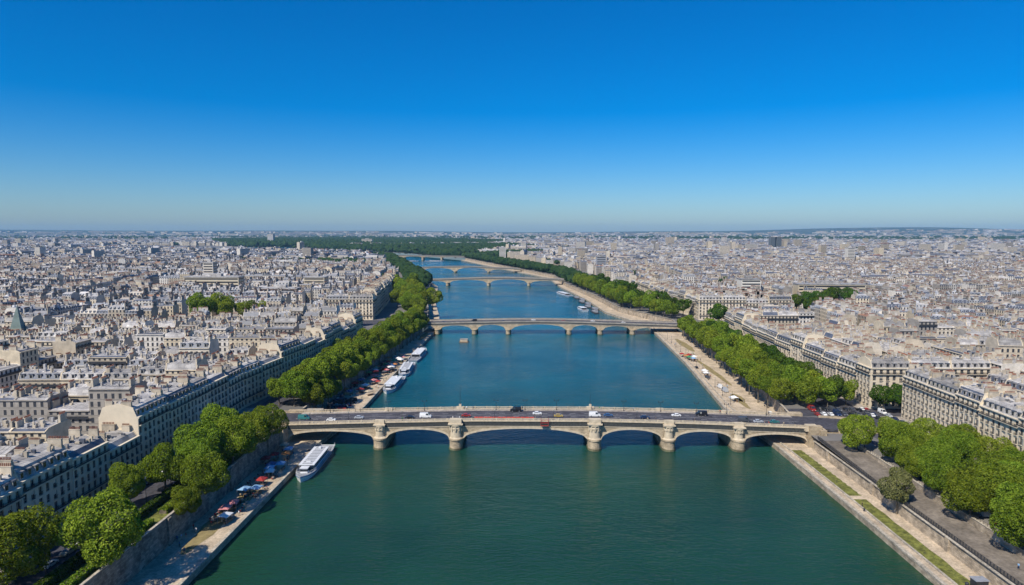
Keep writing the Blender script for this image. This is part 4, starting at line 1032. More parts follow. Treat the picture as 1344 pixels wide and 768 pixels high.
# church with a green spire
root = thing('church', 'small church with a green copper spire in the left middle distance', 'church', (-318, 420, 9), .2)
mb = MB(); mb.box(-3.4, 3.4, -3.4, 3.4, 0, 19); mb.box(-3.4, 22, -5, 5, 0, 12); mb.add([(-3, -5.3, 12), (22.2, -5.3, 12), (22.2, 0, 17), (-3, 0, 17), (-3, 5.3, 12), (22.2, 5.3, 12)], [(0, 1, 2, 3), (3, 2, 5, 4), (1, 5, 2), (0, 3, 4)]); mb.build('wall', M['chimney'], root)
mb = MB(); mb.lathe([(4.6, 19), (4.2, 20), (2.6, 25), (.15, 33)], 4, a0=PI / 4, a1=PI / 4 + 2 * PI); mb.build('spire', M['copper'], root)

# ------------------------------------------------------------ trees
def crown_mesh(name, seed, nleaf, leaf, mat, squash=.86, nl=15):
    r = np.random.default_rng(seed)
    c = r.normal(size=(nl, 3)); c /= np.linalg.norm(c, axis=1, keepdims=True); c *= r.uniform(.35, .66, (nl, 1)); c[:, 2] = c[:, 2] * squash + .03
    rad = r.uniform(.22, .42, nl); c = np.vstack([c, [[0, 0, 0]]]); rad = np.append(rad, .55)
    pts = []; nrm = []; tot = 0
    while tot < nleaf:
        n = nleaf; j = r.integers(0, len(c), n); d = r.normal(size=(n, 3)); d /= np.linalg.norm(d, axis=1, keepdims=True)
        bump = 1 + .10 * np.sin(d[:, 0] * 9 + j) * np.sin(d[:, 1] * 8 + j * 2) * np.cos(d[:, 2] * 7)
        p = c[j] + d * (rad[j] * bump * r.uniform(.86, 1.06, n))[:, None]
        dist_ = np.linalg.norm(p[:, None, :] - c[None], axis=2) / rad[None]; dist_[np.arange(n), j] = 9
        keep = (dist_.min(1) > .82) & (p[:, 2] > -.80 * squash); keep |= (r.random(n) < .05)
        pts.append(p[keep]); nrm.append(d[keep]); tot += keep.sum()
    P = np.concatenate(pts)[:nleaf]; D_ = np.concatenate(nrm)[:nleaf]; n = len(P)
    nn = D_ * .75 + r.normal(size=(n, 3)) * .62 + np.array([0, 0, .25]); nn /= np.linalg.norm(nn, axis=1, keepdims=True)
    t_ = np.cross(nn, r.normal(size=(n, 3))); t_ /= np.linalg.norm(t_, axis=1, keepdims=True); b_ = np.cross(nn, t_)
    s = (leaf * r.uniform(.6, 1.3, n))[:, None]
    V = np.stack([P - t_ * s, P - b_ * s * .62, P + t_ * s, P + b_ * s * .62], 1)
    me = bpy.data.meshes.new(name); me.vertices.add(n * 4); me.vertices.foreach_set('co', V.astype(np.float32).ravel())
    me.loops.add(n * 4); me.loops.foreach_set('vertex_index', np.arange(n * 4, dtype=np.int32)); me.polygons.add(n)
    me.polygons.foreach_set('loop_start', np.arange(n, dtype=np.int32) * 4); me.polygons.foreach_set('loop_total', np.full(n, 4, np.int32))
    me.materials.append(mat); me.update(calc_edges=True); return me
def trunk_mesh(seed):
    r = random.Random(seed); mb = MB()
    mb.tube((0, 0, -.02), (.01, .01, .16), .062, .045, 8, cap=False); mb.tube((.01, .01, .16), (0, .02, .62), .045, .036, 8, cap=False)
    for i in range(6):
        a = i * 1.05 + r.uniform(-.3, .3); zb = .45 + .05 * i * .6; ln = r.uniform(.45, .62)
        m_ = (.25 * math.cos(a), .25 * math.sin(a), zb + .28); mb.tube((0, .02, zb), m_, .028, .018, 5, cap=False)
        mb.tube(m_, (ln * math.cos(a), ln * math.sin(a), zb + .62), .018, .008, 5)
    mb.tube((0, .02, .6), (0, .03, 1.3), .034, .012, 6)
    return mb.mesh('trunk', [M['bark']])
TR = [trunk_mesh(i) for i in range(3)]
CR = {'near': [crown_mesh('crown', 20 + i, 21000, .027, M['leaf'], nl=24) for i in range(4)], 'mid': [crown_mesh('crown', 40 + i, 7500, .043, M['leaf'], nl=18) for i in range(4)],
      'far': [crown_mesh('crown', 60 + i, 1500, .095, M['leaf_dark'], nl=12) for i in range(3)], 'dark': [crown_mesh('crown', 70 + i, 5500, .052, M['leaf_dark'], nl=14) for i in range(2)],
      'olive': [crown_mesh('crown', 80, 9000, .038, M['leaf_grey'], .95, 15)]}
ntree = [0]
def tree(x, y, z, r_, kind, label, group, hz=1.15, name='plane_tree', zc=None):
    i = ntree[0]; ntree[0] += 1
    root = thing(name, label, 'tree', (x, y, z), random.uniform(0, 6.28), group)
    c = obj('crown', CR[kind][i % len(CR[kind])], root); t_ = obj('trunk', TR[i % 3], root)
    H = (zc - z) if zc else r_ * hz
    c.scale = (r_, r_, r_ * random.uniform(.92, 1.06)); c.location = (0, 0, H); c.rotation_euler = (0, 0, random.uniform(0, 6))
    t_.scale = (r_ * .9, r_ * .9, H / 1.02)
    return root
NL = [(-101.2, 156.2, 9.6, 18, 'broad bright green plane tree hiding the near end of the left row'), (-115.5, 146, 8.5, 18, 'plane tree cut off at the bottom corner beside the shaded houses'),
      (-113.7, 187.5, 4.9, 17, 'small round tree between the shaded facade and the largest plane tree'), (-109.5, 200.5, 6.2, 17, 'dark round tree second from the facade on the left embankment'),
      (-107.6, 219.3, 8.4, 17.5, 'large plane tree spreading over the left embankment path'), (-96.5, 199.1, 6.4, 15.5, 'plane tree leaning over the left quay wall above the cafe tables'),
      (-112.3, 243.7, 7.0, 17.5, 'plane tree nearest the bridge street facades on the left bank'), (-99.7, 226.2, 7.2, 17.5, 'plane tree over the quay wall midway to the bridge'),
      (-98.4, 240.1, 6.6, 17, 'plane tree above the wall behind the moored near boat'), (-97.5, 254.5, 6.0, 16.5, 'plane tree touching the left end of the near bridge'),
      (-96.0, 186.5, 4.0, 12.0, 'low bushy tree hanging over the wall beside the clipped hedge'), (-103.5, 210, 6.0, 16.5, 'plane tree between the hedge and the spreading plane')]
for (x, y, r_, zc, lab) in NL: tree(x, y, ZL, r_ * (1.22 if abs(y - 156) > 2 else 1.12), 'near', lab, 'plane trees on the near left embankment', zc=zc)
NR = [(124.9, 252.3, 6.4), (137.4, 250, 6.2), (131.3, 235.3, 7.0), (145.8, 244.9, 6.4), (134.2, 217.1, 6.8), (146.1, 228.9, 6.6), (132.5, 190.8, 7.6), (152.3, 238.4, 6.2), (160.5, 246.6, 5.4), (159.6, 227.8, 6.0), (128.6, 221, 5.6), (129.5, 206, 6.2), (127.9, 191.5, 6.9), (128.0, 168.0, 7.4), (132.3, 178.0, 6.6), (143.0, 197.8, 6.6), (155.7, 212.5, 6.4), (147.7, 210.3, 6.2), (144, 180, 6.8), (156, 192, 6.2), (145, 160, 7), (155, 175, 6)]
for i, (x, y, r_) in enumerate(NR): tree(x, y, ZR, r_ * 1.22, 'near', 'bright green plane tree on the right bank street, %s back from the near bridge' % nth(i), 'plane trees beside the right ramp road', hz=1.1, zc=7 + r_ * 1.1)
tree(114.2, 204.5, 2.0, 6.5, 'olive', 'grey green tree growing at the right quay wall by itself', None, zc=11.0, name='olive_green_tree')
for i, (x, y, r_) in enumerate([(161.0, 303.4, 6.0), (169.5, 303.6, 6.2), (178, 304.5, 6)]): tree(x, y, ZR, r_, 'dark', 'dark green tree in the gap between the right blocks, %s from the river' % nth(i), 'dark trees in the boulevard gap', zc=7 + 8)
def tree_row(pts, sp, off, z, rr, kind, lab, grp, hz=1.15, jit=1.5):
    k = 0; y = pts[0]
    while y < pts[1]:
        if random.random() < .07: y += sp * .6
        r_ = random.uniform(rr[0] * .88, rr[1] * 1.08); x = off(y) + random.uniform(-jit, jit); tree(x, y + random.uniform(-1, 1), z, r_, kind, lab % nth(k), grp, hz=hz); k += 1
        y += sp * random.uniform(.85, 1.15)
tree_row((306, 590), 12, lambda y: lwall(y) + 1.6, ZQ, (5.2, 6.4), 'mid', 'plane tree rooted on the left lower quay by the wall, %s past the near bridge', 'lower quay plane trees of the left bank', hz=1.8, jit=.6)
tree_row((303, 592), 11, lambda y: lwall(y) - 5.5, ZL, (7.6, 9.2), 'mid', 'plane tree above the parked cars of the left quay, %s past the near bridge', 'wall side plane trees of the left bank')
tree_row((305, 575), 13, lambda y: lwall(y) - 13.5 * (1 if y < 420 else .8), ZL, (6.2, 7.6), 'mid', 'plane tree near the shaded facades, %s past the near bridge', 'facade side plane trees of the left bank', hz=1.15)
tree_row((342, 565), 8.5, lambda y: rw(y) + (19.5 if y < 450 else 20), ZQ, (6.4, 7.8), 'mid', 'plane tree on the sandy right lower quay, %s past the near bridge', 'lower quay plane trees of the right bank', hz=1.75, jit=.8)
tree_row((325, 540), 12, lambda y: rw(y) + 31, ZR, (6.8, 8.4), 'mid', 'darker plane tree in the row behind the right quay, %s past the bridge', 'second row trees of the right bank', hz=1.25)
tree_row((316, 520), 12, lambda y: 144.5, ZR, (6.2, 7.6), 'dark', 'dark tree close to the long sunlit block, %s past the boulevard', 'trees in front of the long sunlit block')
tree(169, 590, ZR, 10.5, 'dark', 'large lone dark tree at the right end of the second bridge', None)
for i, (x, y, r_) in enumerate([(-96, 690, 9), (-111.3, 640, 8.0), (-100.1, 623.2, 8.0), (-116, 655, 8.4), (-104.7, 650, 8), (-121, 690, 8.6), (-108, 680, 8.4), (-136, 713, 8), (-122, 730, 9), (-133, 760, 9), (-123, 770, 9), (-147, 800, 9), (-134, 810, 9), (-160, 850, 9), (-145, 860, 9), (-170, 900, 9), (-153, 915, 9.4)]):
    tree(x + 3, y, ZL, r_ * 1.3, 'mid', 'tree in the left bank clump past the second bridge, %s away from it' % nth(i), 'tree clump on the left bank past the second bridge')
if 0: tree_row((940, 1500), 20, lambda y: lwall(y) - 10, ZL, (9, 11), 'far', 'far tree lining the left bank past the riverside clump, %s outward', 'far trees lining the left bank')
if 0: tree_row((950, 1500), 24, lambda y: lwall(y) - 27, ZL, (9, 11), 'far', 'far tree of the inner left bank line, %s outward', 'inner far trees of the left bank')
tree_row((640, 1010), 14, lambda y: rwall(y) + 5, ZR, (8.6, 10.6), 'mid', 'tree on the right bank past the second bridge, river side, %s outward', 'far trees lining the right bank')
tree_row((650, 1010), 15, lambda y: rwall(y) + 20, ZR, (9, 11), 'far', 'second line tree on the right bank past the second bridge, %s outward', 'second line of far trees on the right bank', hz=1.35)
for i, (x, y, r_) in enumerate([(-261, 545, 10), (-254, 562, 9.5), (-246, 552, 8), (-268, 560, 8), (-243, 602, 6), (-232, 598, 6), (-258, 580, 8), (-240, 575, 7)]):
    tree(x, y, ZL, r_ * 1.2, 'mid', 'dark green garden tree among the left bank roofs, %s of its clump' % nth(i), 'garden trees among the left bank roofs', hz=1.75)
for i, (x, y, r_) in enumerate([(265, 666, 9), (285, 687, 9), (300, 702, 9), (326, 725, 10), (338, 716, 10), (337, 703, 9), (267, 640, 8), (278, 655, 8), (315, 712, 9), (295, 680, 8)]):
    tree(x, y, ZR, r_ * 1.02, 'dark', 'dark green park tree among the right bank roofs, %s of its clump' % nth(i), 'park trees among the right bank roofs', hz=1.55)
for i, (x, y, z, r_, zc) in enumerate([(121.5, 318, ZQ, 7.2, 14.5), (119.5, 331, ZQ, 6.8, 14), (130.5, 313, ZR, 7.6, 15.5), (133, 327, ZR, 7.4, 15.5), (142, 316, ZR, 7.4, 15), (151, 317.5, ZR, 6.6, 14.5), (139.5, 331, ZR, 7, 15)]):
    tree(x, y, z, r_, 'mid', 'plane tree clustered behind the right end of the near bridge, %s of the cluster' % nth(i), 'tree cluster behind the right bridge end', zc=zc)
# far woods: one mass
def blob_template():
    import bmesh
    bm = bmesh.new(); bmesh.ops.create_icosphere(bm, subdivisions=2, radius=1.0); v = np.array([p.co[:] for p in bm.verts]); f = [[q.index for q in p.verts] for p in bm.faces]; bm.free(); return v, np.array(f)
BV, BF = blob_template()
def blobs(nb, x, y, z, r_):
    n = len(x); k = len(BV); S = rng.uniform(.72, 1.22, (n, k, 1)); P = BV[None] * S * r_[:, None, None]; P[..., 2] = P[..., 2] * .9 + r_[:, None] * .75
    a = rng.uniform(0, 6.28, n); nb.add(xf(P, x, y, z, a), BF.ravel().tolist(), [3] * len(BF), [0] * len(BF), np.zeros((n, len(BF), 3)))
nw = NB()
for P in WOODS:
    p = np.array(P); st_ = 13 if p[:, 1].max() < 3000 else (17 if p[:, 1].max() < 4000 else 26)
    X, Y = np.meshgrid(np.arange(p[:, 0].min(), p[:, 0].max(), st_), np.arange(p[:, 1].min(), p[:, 1].max(), st_)); X = X.ravel() + rng.uniform(-.4, .4, X.size) * st_; Y = Y.ravel() + rng.uniform(-.4, .4, Y.size) * st_
    k = inpoly(X, Y, P)
    rl, ll = np.interp(Y, [q[1] for q in RWALL], [q[0] for q in RWALL]), np.interp(Y, [q[1] for q in LWALL], [q[0] for q in LWALL]); k &= ((X > rl + 6) | (X < ll - 6) | (Y > 4000)); X, Y = X[k], Y[k]
    blobs(nw, X, Y, np.full(len(X), 7.) + hill(X, Y), rng.uniform(.6, 1.02, len(X)) * st_ * (1 if st_ < 20 else .8))
for (y0, y1, n, s) in ((950, 2500, 260, 5), (2500, 6000, 420, 8), (6000, 9000, 240, 18)):   # street and garden trees scattered in the city
    Y = rng.uniform(y0, y1, n); X = rng.uniform(-.8, .8, n) * Y
    rep = 6; X = np.repeat(X, rep) + rng.normal(0, s * 2.6, n * rep); Y = np.repeat(Y, rep) + rng.normal(0, s * 1.2, n * rep); k = ok(X, Y, 2); X, Y = X[k], Y[k]
    blobs(nw, X, Y, np.full(len(X), 13.) + hill(X, Y), rng.uniform(.7, 1.3, len(X)) * s)
for (lo, f, zz) in ((925, lambda y: lwall(y) - 18, ZL), (1015, lambda y: rwall(y) + 16, ZR)):
    Y = np.arange(lo, 2180, 9.); X = np.array([f(y) for y in Y]); X = np.tile(X, 4) + rng.normal(0, 7, len(X) * 4); Y = np.tile(Y, 4)
    rl, ll = np.interp(Y, [q[1] for q in RWALL], [q[0] for q in RWALL]), np.interp(Y, [q[1] for q in LWALL], [q[0] for q in LWALL]); k = (X > rl + 4) | (X < ll - 4); X, Y = X[k], Y[k]
    blobs(nw, X, Y, np.full(len(X), float(zz) + 3), rng.uniform(6, 9.5, len(X)))
m, t, b = newmat('far_woods'); M['woods'] = m
col = ramp(t, noise(t, 0.05, 6, None, 0.7), [(0.35, (0.011, 0.030, 0.012)), (0.62, (0.035, 0.062, 0.020))]); t.links.new(col, b.inputs['Base Color']); b.inputs['Roughness'].default_value = 1
b.inputs['Specular IOR Level'].default_value = 0
tag(nw.build('woods', [M['woods']]), 'dark green woods and far garden trees beyond the last bridge', 'woods', kind='stuff')

# hedges on the near left bank
def hedge(label, x0, x1, y0, y1, z, h, mat):
    r = np.random.default_rng(int(y0 * 3 + x0)); root = thing('clipped_hedge', label, 'hedge', ((x0 + x1) / 2, (y0 + y1) / 2, z))
    w_, L = x1 - x0, y1 - y0; mb = MB(); mb.box(-w_ / 2 + .15, w_ / 2 - .15, -L / 2 + .15, L / 2 - .15, 0, h - .15); mb.build('branches', M['bark'], root)
    n = int((w_ * L + 2 * h * L) * 26); P = []
    f = r.random(n); 
    P = np.stack([r.uniform(-w_ / 2, w_ / 2, n), r.uniform(-L / 2, L / 2, n), np.full(n, h) + r.normal(0, .07, n)], 1)
    k = f > w_ / (w_ + 2 * h); sg = np.where(r.random(n) < .5, -1, 1); P[k, 0] = (sg * (w_ / 2 + r.normal(0, .06, n)))[k]; P[k, 2] = r.uniform(0, h, n)[k]
    nn = r.normal(size=(n, 3)); nn /= np.linalg.norm(nn, axis=1, keepdims=True); t_ = np.cross(nn, r.normal(size=(n, 3))); t_ /= np.linalg.norm(t_, axis=1, keepdims=True); b_ = np.cross(nn, t_); s = .26
    V = np.stack([P - t_ * s, P - b_ * s * .6, P + t_ * s, P + b_ * s * .6], 1).reshape(-1, 3)
    me = bpy.data.meshes.new('leaves'); me.from_pydata(V.tolist(), [], [(i * 4, i * 4 + 1, i * 4 + 2, i * 4 + 3) for i in range(n)]); me.materials.append(M[mat]); obj('leaves', me, root)
hedge('long dark clipped hedge beside the path of the left embankment', -107.0, -105.2, 120, 232, 9.1, 2.3, 'leaf_dark')
hedge('lower bright hedge just behind the near left quay wall', -102.6, -100.6, 120, 178, 9.1, 1.2, 'leaf')
hedge('second low hedge behind the left quay wall under the leaning tree', -102.8, -100.4, 184, 232, 9.1, 1.3, 'leaf')

# ------------------------------------------------------------ vehicles
USED = {}
COLS = {'black': (.015, .016, .02), 'white': (.72, .72, .70), 'red': (.30, .03, .025), 'blue': (.04, .09, .20), 'silver': (.38, .40, .42), 'dark grey': (.07, .075, .085), 'yellow': (.42, .30, .08), 'teal': (.04, .17, .17), 'navy': (.015, .03, .08), 'beige': (.42, .35, .25)}
def wheel_parts(root, xs, yw, r_):
    k = ('wheel', r_)
    if k not in mesh_cache:
        mb = MB(); mb.tube((0, -.12, 0), (0, .12, 0), r_, r_, 12, 0); mb.tube((0, -.13, 0), (0, .13, 0), r_ * .55, r_ * .55, 8, 1); mesh_cache[k] = mb.mesh('wheel', [M['tyre'], M['deck']])
    for x in xs:
        for s in (-1, 1): obj('wheel', mesh_cache[k], root, (x, s * yw, r_))
def car_proto(col, kind='car'):
    k = (kind, col)
    if k in mesh_cache: return mesh_cache[k]
    pm = solid('car_paint_' + col.replace(' ', '_'), COLS[col], .3)
    root = thing('parked_car' if kind == 'car' else 'delivery_van', '', 'car' if kind == 'car' else 'van')
    if kind == 'car': L, W, prof, cab = 4.4, .88, [(-2.2, .3), (-2.2, .78), (-2.05, .92), (-1.1, .98), (1.15, .98), (2.0, .9), (2.2, .7), (2.2, .3)], [(-1.55, .97), (-1.0, 1.45), (.35, 1.47), (1.1, .97)]
    else: L, W, prof, cab = 5.6, 1.0, [(-2.8, .35), (-2.8, 1.3), (-2.7, 1.35), (1.6, 1.35), (2.55, 1.15), (2.8, .9), (2.8, .35)], [(-2.75, 1.34), (-2.7, 2.35), (1.2, 2.4), (1.9, 1.34)]
    mb = MB()
    def ext(p, w0, w1, mi=0):
        n = len(p); z0, z1 = min(q[1] for q in p), max(q[1] for q in p)
        wd = [lerp(w0, w1, (q[1] - z0) / (z1 - z0)) for q in p]
        v = [(q[0], -a, q[1]) for q, a in zip(p, wd)] + [(q[0], a, q[1]) for q, a in zip(p, wd)]
        mb.add(v, [tuple(range(n - 1, -1, -1))[::-1], tuple(range(2 * n - 1, n - 1, -1))] + [(i, n + i, n + (i + 1) % n, (i + 1) % n) for i in range(n)], mi)
    ext(prof, W * .96, W); ext(cab, W * .95, W * .78)
    mb.build('body', pm, root)
    mb = MB(); (xa, za), (xb, zb), (xc, zc), (xd, zd_) = cab; e = .02
    mb.quad((xd + e, -W * .84, za + .05), (xd + e, W * .84, za + .05), (xc + .06, W * .74, zc - .08), (xc + .06, -W * .74, zc - .08))
    if kind == 'car': mb.quad((xa - e, W * .84, za + .05), (xa - e, -W * .84, za + .05), (xb - .06, -W * .74, zb - .08), (xb - .06, W * .74, zb - .08))
    xs0 = xa + .2 if kind == 'car' else .3
    for s in (-1, 1):
        p = [(xs0 if kind == 'car' else .3, s * (W * .945 + e), za + .06), (xd - .2, s * (W * .945 + e), za + .06), (xc - .05, s * (W * .80 + e), zc - .12), (xb + .05 if kind == 'car' else .3, s * (W * .80 + e), zc - .12)]
        mb.add(p, [(0, 1, 2, 3)])
    mb.build('glass', M['window'], root)
    wheel_parts(root, (-L * .31, L * .31), W - .06, .33 if kind == 'car' else .36)
    mb = MB()
    for s in (-1, 1): mb.box(prof[-1][0] - .1, prof[-1][0] + .02, s * W * .7 - .16, s * W * .7 + .16, .62, .76)
    mb.build('headlights', M['white'], root)
    mesh_cache[k] = root; root.name = root.name; USED[id(root)] = False; return root
def put(proto, loc, rz, label, group=None, sc=None):
    o = proto if not USED.get(id(proto)) else copy_tree(proto)
    USED[id(proto)] = True; o.location = loc; o.rotation_euler = (0, 0, rz); o['label'] = label
    if group: o['group'] = group
    elif 'group' in o: del o['group']
    if sc: o.scale = (sc, sc, sc)
    return o
def on1(x, y, dz=.02): return (x, y, zd1(x) + dz)
G = 'vehicles driving on the near bridge'
for (x, y, col, kind, rz, lab) in [(-47.4, 277.4, 'black', 'car', 0, 'low black car on the near bridge just ahead of the white van'), (-41.0, 278.2, 'white', 'van', 0, 'white van on the near bridge between the two left piers'),
        (-3.5, 287.0, 'black', 'van', PI, 'black people carrier in the far lane at mid bridge'), (-24.1, 279.0, 'red', 'car', 0, 'red car beside the left big pier pedestal'),
        (5.6, 282.2, 'white', 'car', 0, 'white car in the middle lane at the centre of the near bridge'), (14.4, 278.6, 'yellow', 'car', 0, 'yellow car on the near lane before the right big pier'),
        (29.5, 279.2, 'white', 'van', 0, 'white van passing the right big pier pedestal'), (35.2, 280.0, 'blue', 'car', 0, 'blue car just behind the white van at the right big pier'),
        (50.2, 278.2, 'navy', 'car', 0, 'dark navy car between the third and fourth right piers'), (75.2, 285.3, 'black', 'van', PI, 'big black van in the far lane right of the fourth pier'),
        (91.0, 278.0, 'dark grey', 'van', 0, 'dark grey van above the last right pier'), (96.6, 277.4, 'silver', 'car', 0, 'silver car right behind the dark grey van'), (103.4, 277.9, 'teal', 'car', 0, 'teal green car near the right end of the near bridge'),
        (-92.4, 279.7, 'teal', 'van', 0, 'dark teal van at the left end of the near bridge'), (-80, 276.3, 'white', 'car', 0, 'white car near the left end of the bridge, closest lane'), (-69, 278.8, 'silver', 'car', 0, 'silver car on the left side span of the near bridge'),
        (64, 282.5, 'white', 'car', PI, 'white car between the fourth and fifth piers, middle lane')]:
    put(car_proto(col, kind), on1(x, y), rz, lab, G, .86)
cl = list(COLS)
def park(n, fx, fy, z, rz, lab, grp, pal=None, jr=.05):
    for i in range(n):
        col = random.choice(pal or cl); kind = 'van' if random.random() < .14 else 'car'
        put(car_proto(col, kind), (fx(i) + random.uniform(-.3, .3), fy(i) + random.uniform(-.4, .4), z), rz + random.gauss(0, jr) + (PI if random.random() < .5 else 0), '%s %s %s' % (col, kind, lab % nth(i)), grp)
PAL = ['black', 'dark grey', 'silver', 'white', 'navy', 'dark grey', 'black', 'black', 'navy', 'silver', 'dark grey', 'white', 'black', 'red']
park(12, lambda i: lwall(300) + 2.4, lambda i: 299 + i * 5.6, ZQ + .02, PI / 2, 'parked along the left quay wall, %s past the near bridge', 'cars parked along the left quay wall', PAL)
park(15, lambda i: -93, lambda i: 300 + i * 3.1, ZQ + .02, .25, 'in the middle row of the left quay, %s past the bridge', 'middle row of the left quay car park', PAL)
park(14, lambda i: -87.4, lambda i: 302 + i * 3.2, ZQ + .02, .2, 'in the water side row of the left quay, %s past the bridge', 'water side row of cars on the left quay', PAL)
park(9, lambda i: -113 - 5 * (i % 5), lambda i: 276 + 5.0 * (i // 5) * 2 + (i % 2), 9.05, 0, 'waiting at the junction by the shaded houses, %s in the queue', 'cars at the left bank junction', PAL)
park(14, lambda i: -118.6, lambda i: 150 + i * 8.2, 9.05, PI / 2, 'parked below the shaded left facades, %s from the near end', 'cars parked below the left facades', PAL)
park(4, lambda i: -112.3, lambda i: 154 + i * 6.1, 9.05, PI / 2, 'on the road beside the left path, %s from the near end', 'cars on the near left embankment road', ['white', 'beige', 'silver'])
park(12, lambda i: 131.6, lambda i: 150 + i * 7.2, ZR + .04, PI / 2, 'parked under the right bank trees, %s from the near end', 'cars parked under the right bank trees', PAL)
park(9, lambda i: 130 + 3.1 * (i % 9), lambda i: 300, ZR + .05, PI / 2, 'waiting behind the right bridge end, %s from the quay', 'cars at the right bank junction', PAL)
park(9, lambda i: 131 + 3.1 * i, lambda i: 308, ZR + .05, PI / 2, 'in the second line behind the right bridge end, %s from the quay', 'second line of cars at the right junction', PAL)
park(8, lambda i: 160.5, lambda i: 266 + i * 5.3, ZR + .16, PI / 2, 'parked at the sunlit right block, %s from the near end', 'cars parked by the right corner block', PAL)
park(10, lambda i: 154, lambda i: 262 + i * 5.2, ZR + .05, PI / 2, 'by the sunlit right block, %s from the near end', 'cars on the right bank street', PAL)
park(16, lambda i: rwall(330 + i * 14) + 4, lambda i: 330 + i * 14, ZR + .04, PI / 2 - .05, 'parked above the right lower quay, %s past the near bridge', 'cars above the right lower quay', PAL)
park(5, lambda i: 118.5 - .4 * i, lambda i: 300 + i * 5, ZQ + .02, PI / 2, 'in the dark below the right bank junction, %s from the bridge', 'cars below the right bank junction', PAL)
park(7, lambda i: -70 + 26 * i, lambda i: 589 + 5 * (i % 2), zd1(0) * 0 + 10.6, 0, 'crossing the second bridge, %s from its left end', 'cars crossing the second bridge', PAL)
for o in list(C.objects):
    if o.get('group') == 'cars crossing the second bridge': o.location.z = float(np.interp(o.location.x, [-86.5, -15, 10, 35, 137], [9.2, 10.85, 11, 10.85, 8.0])) + .03
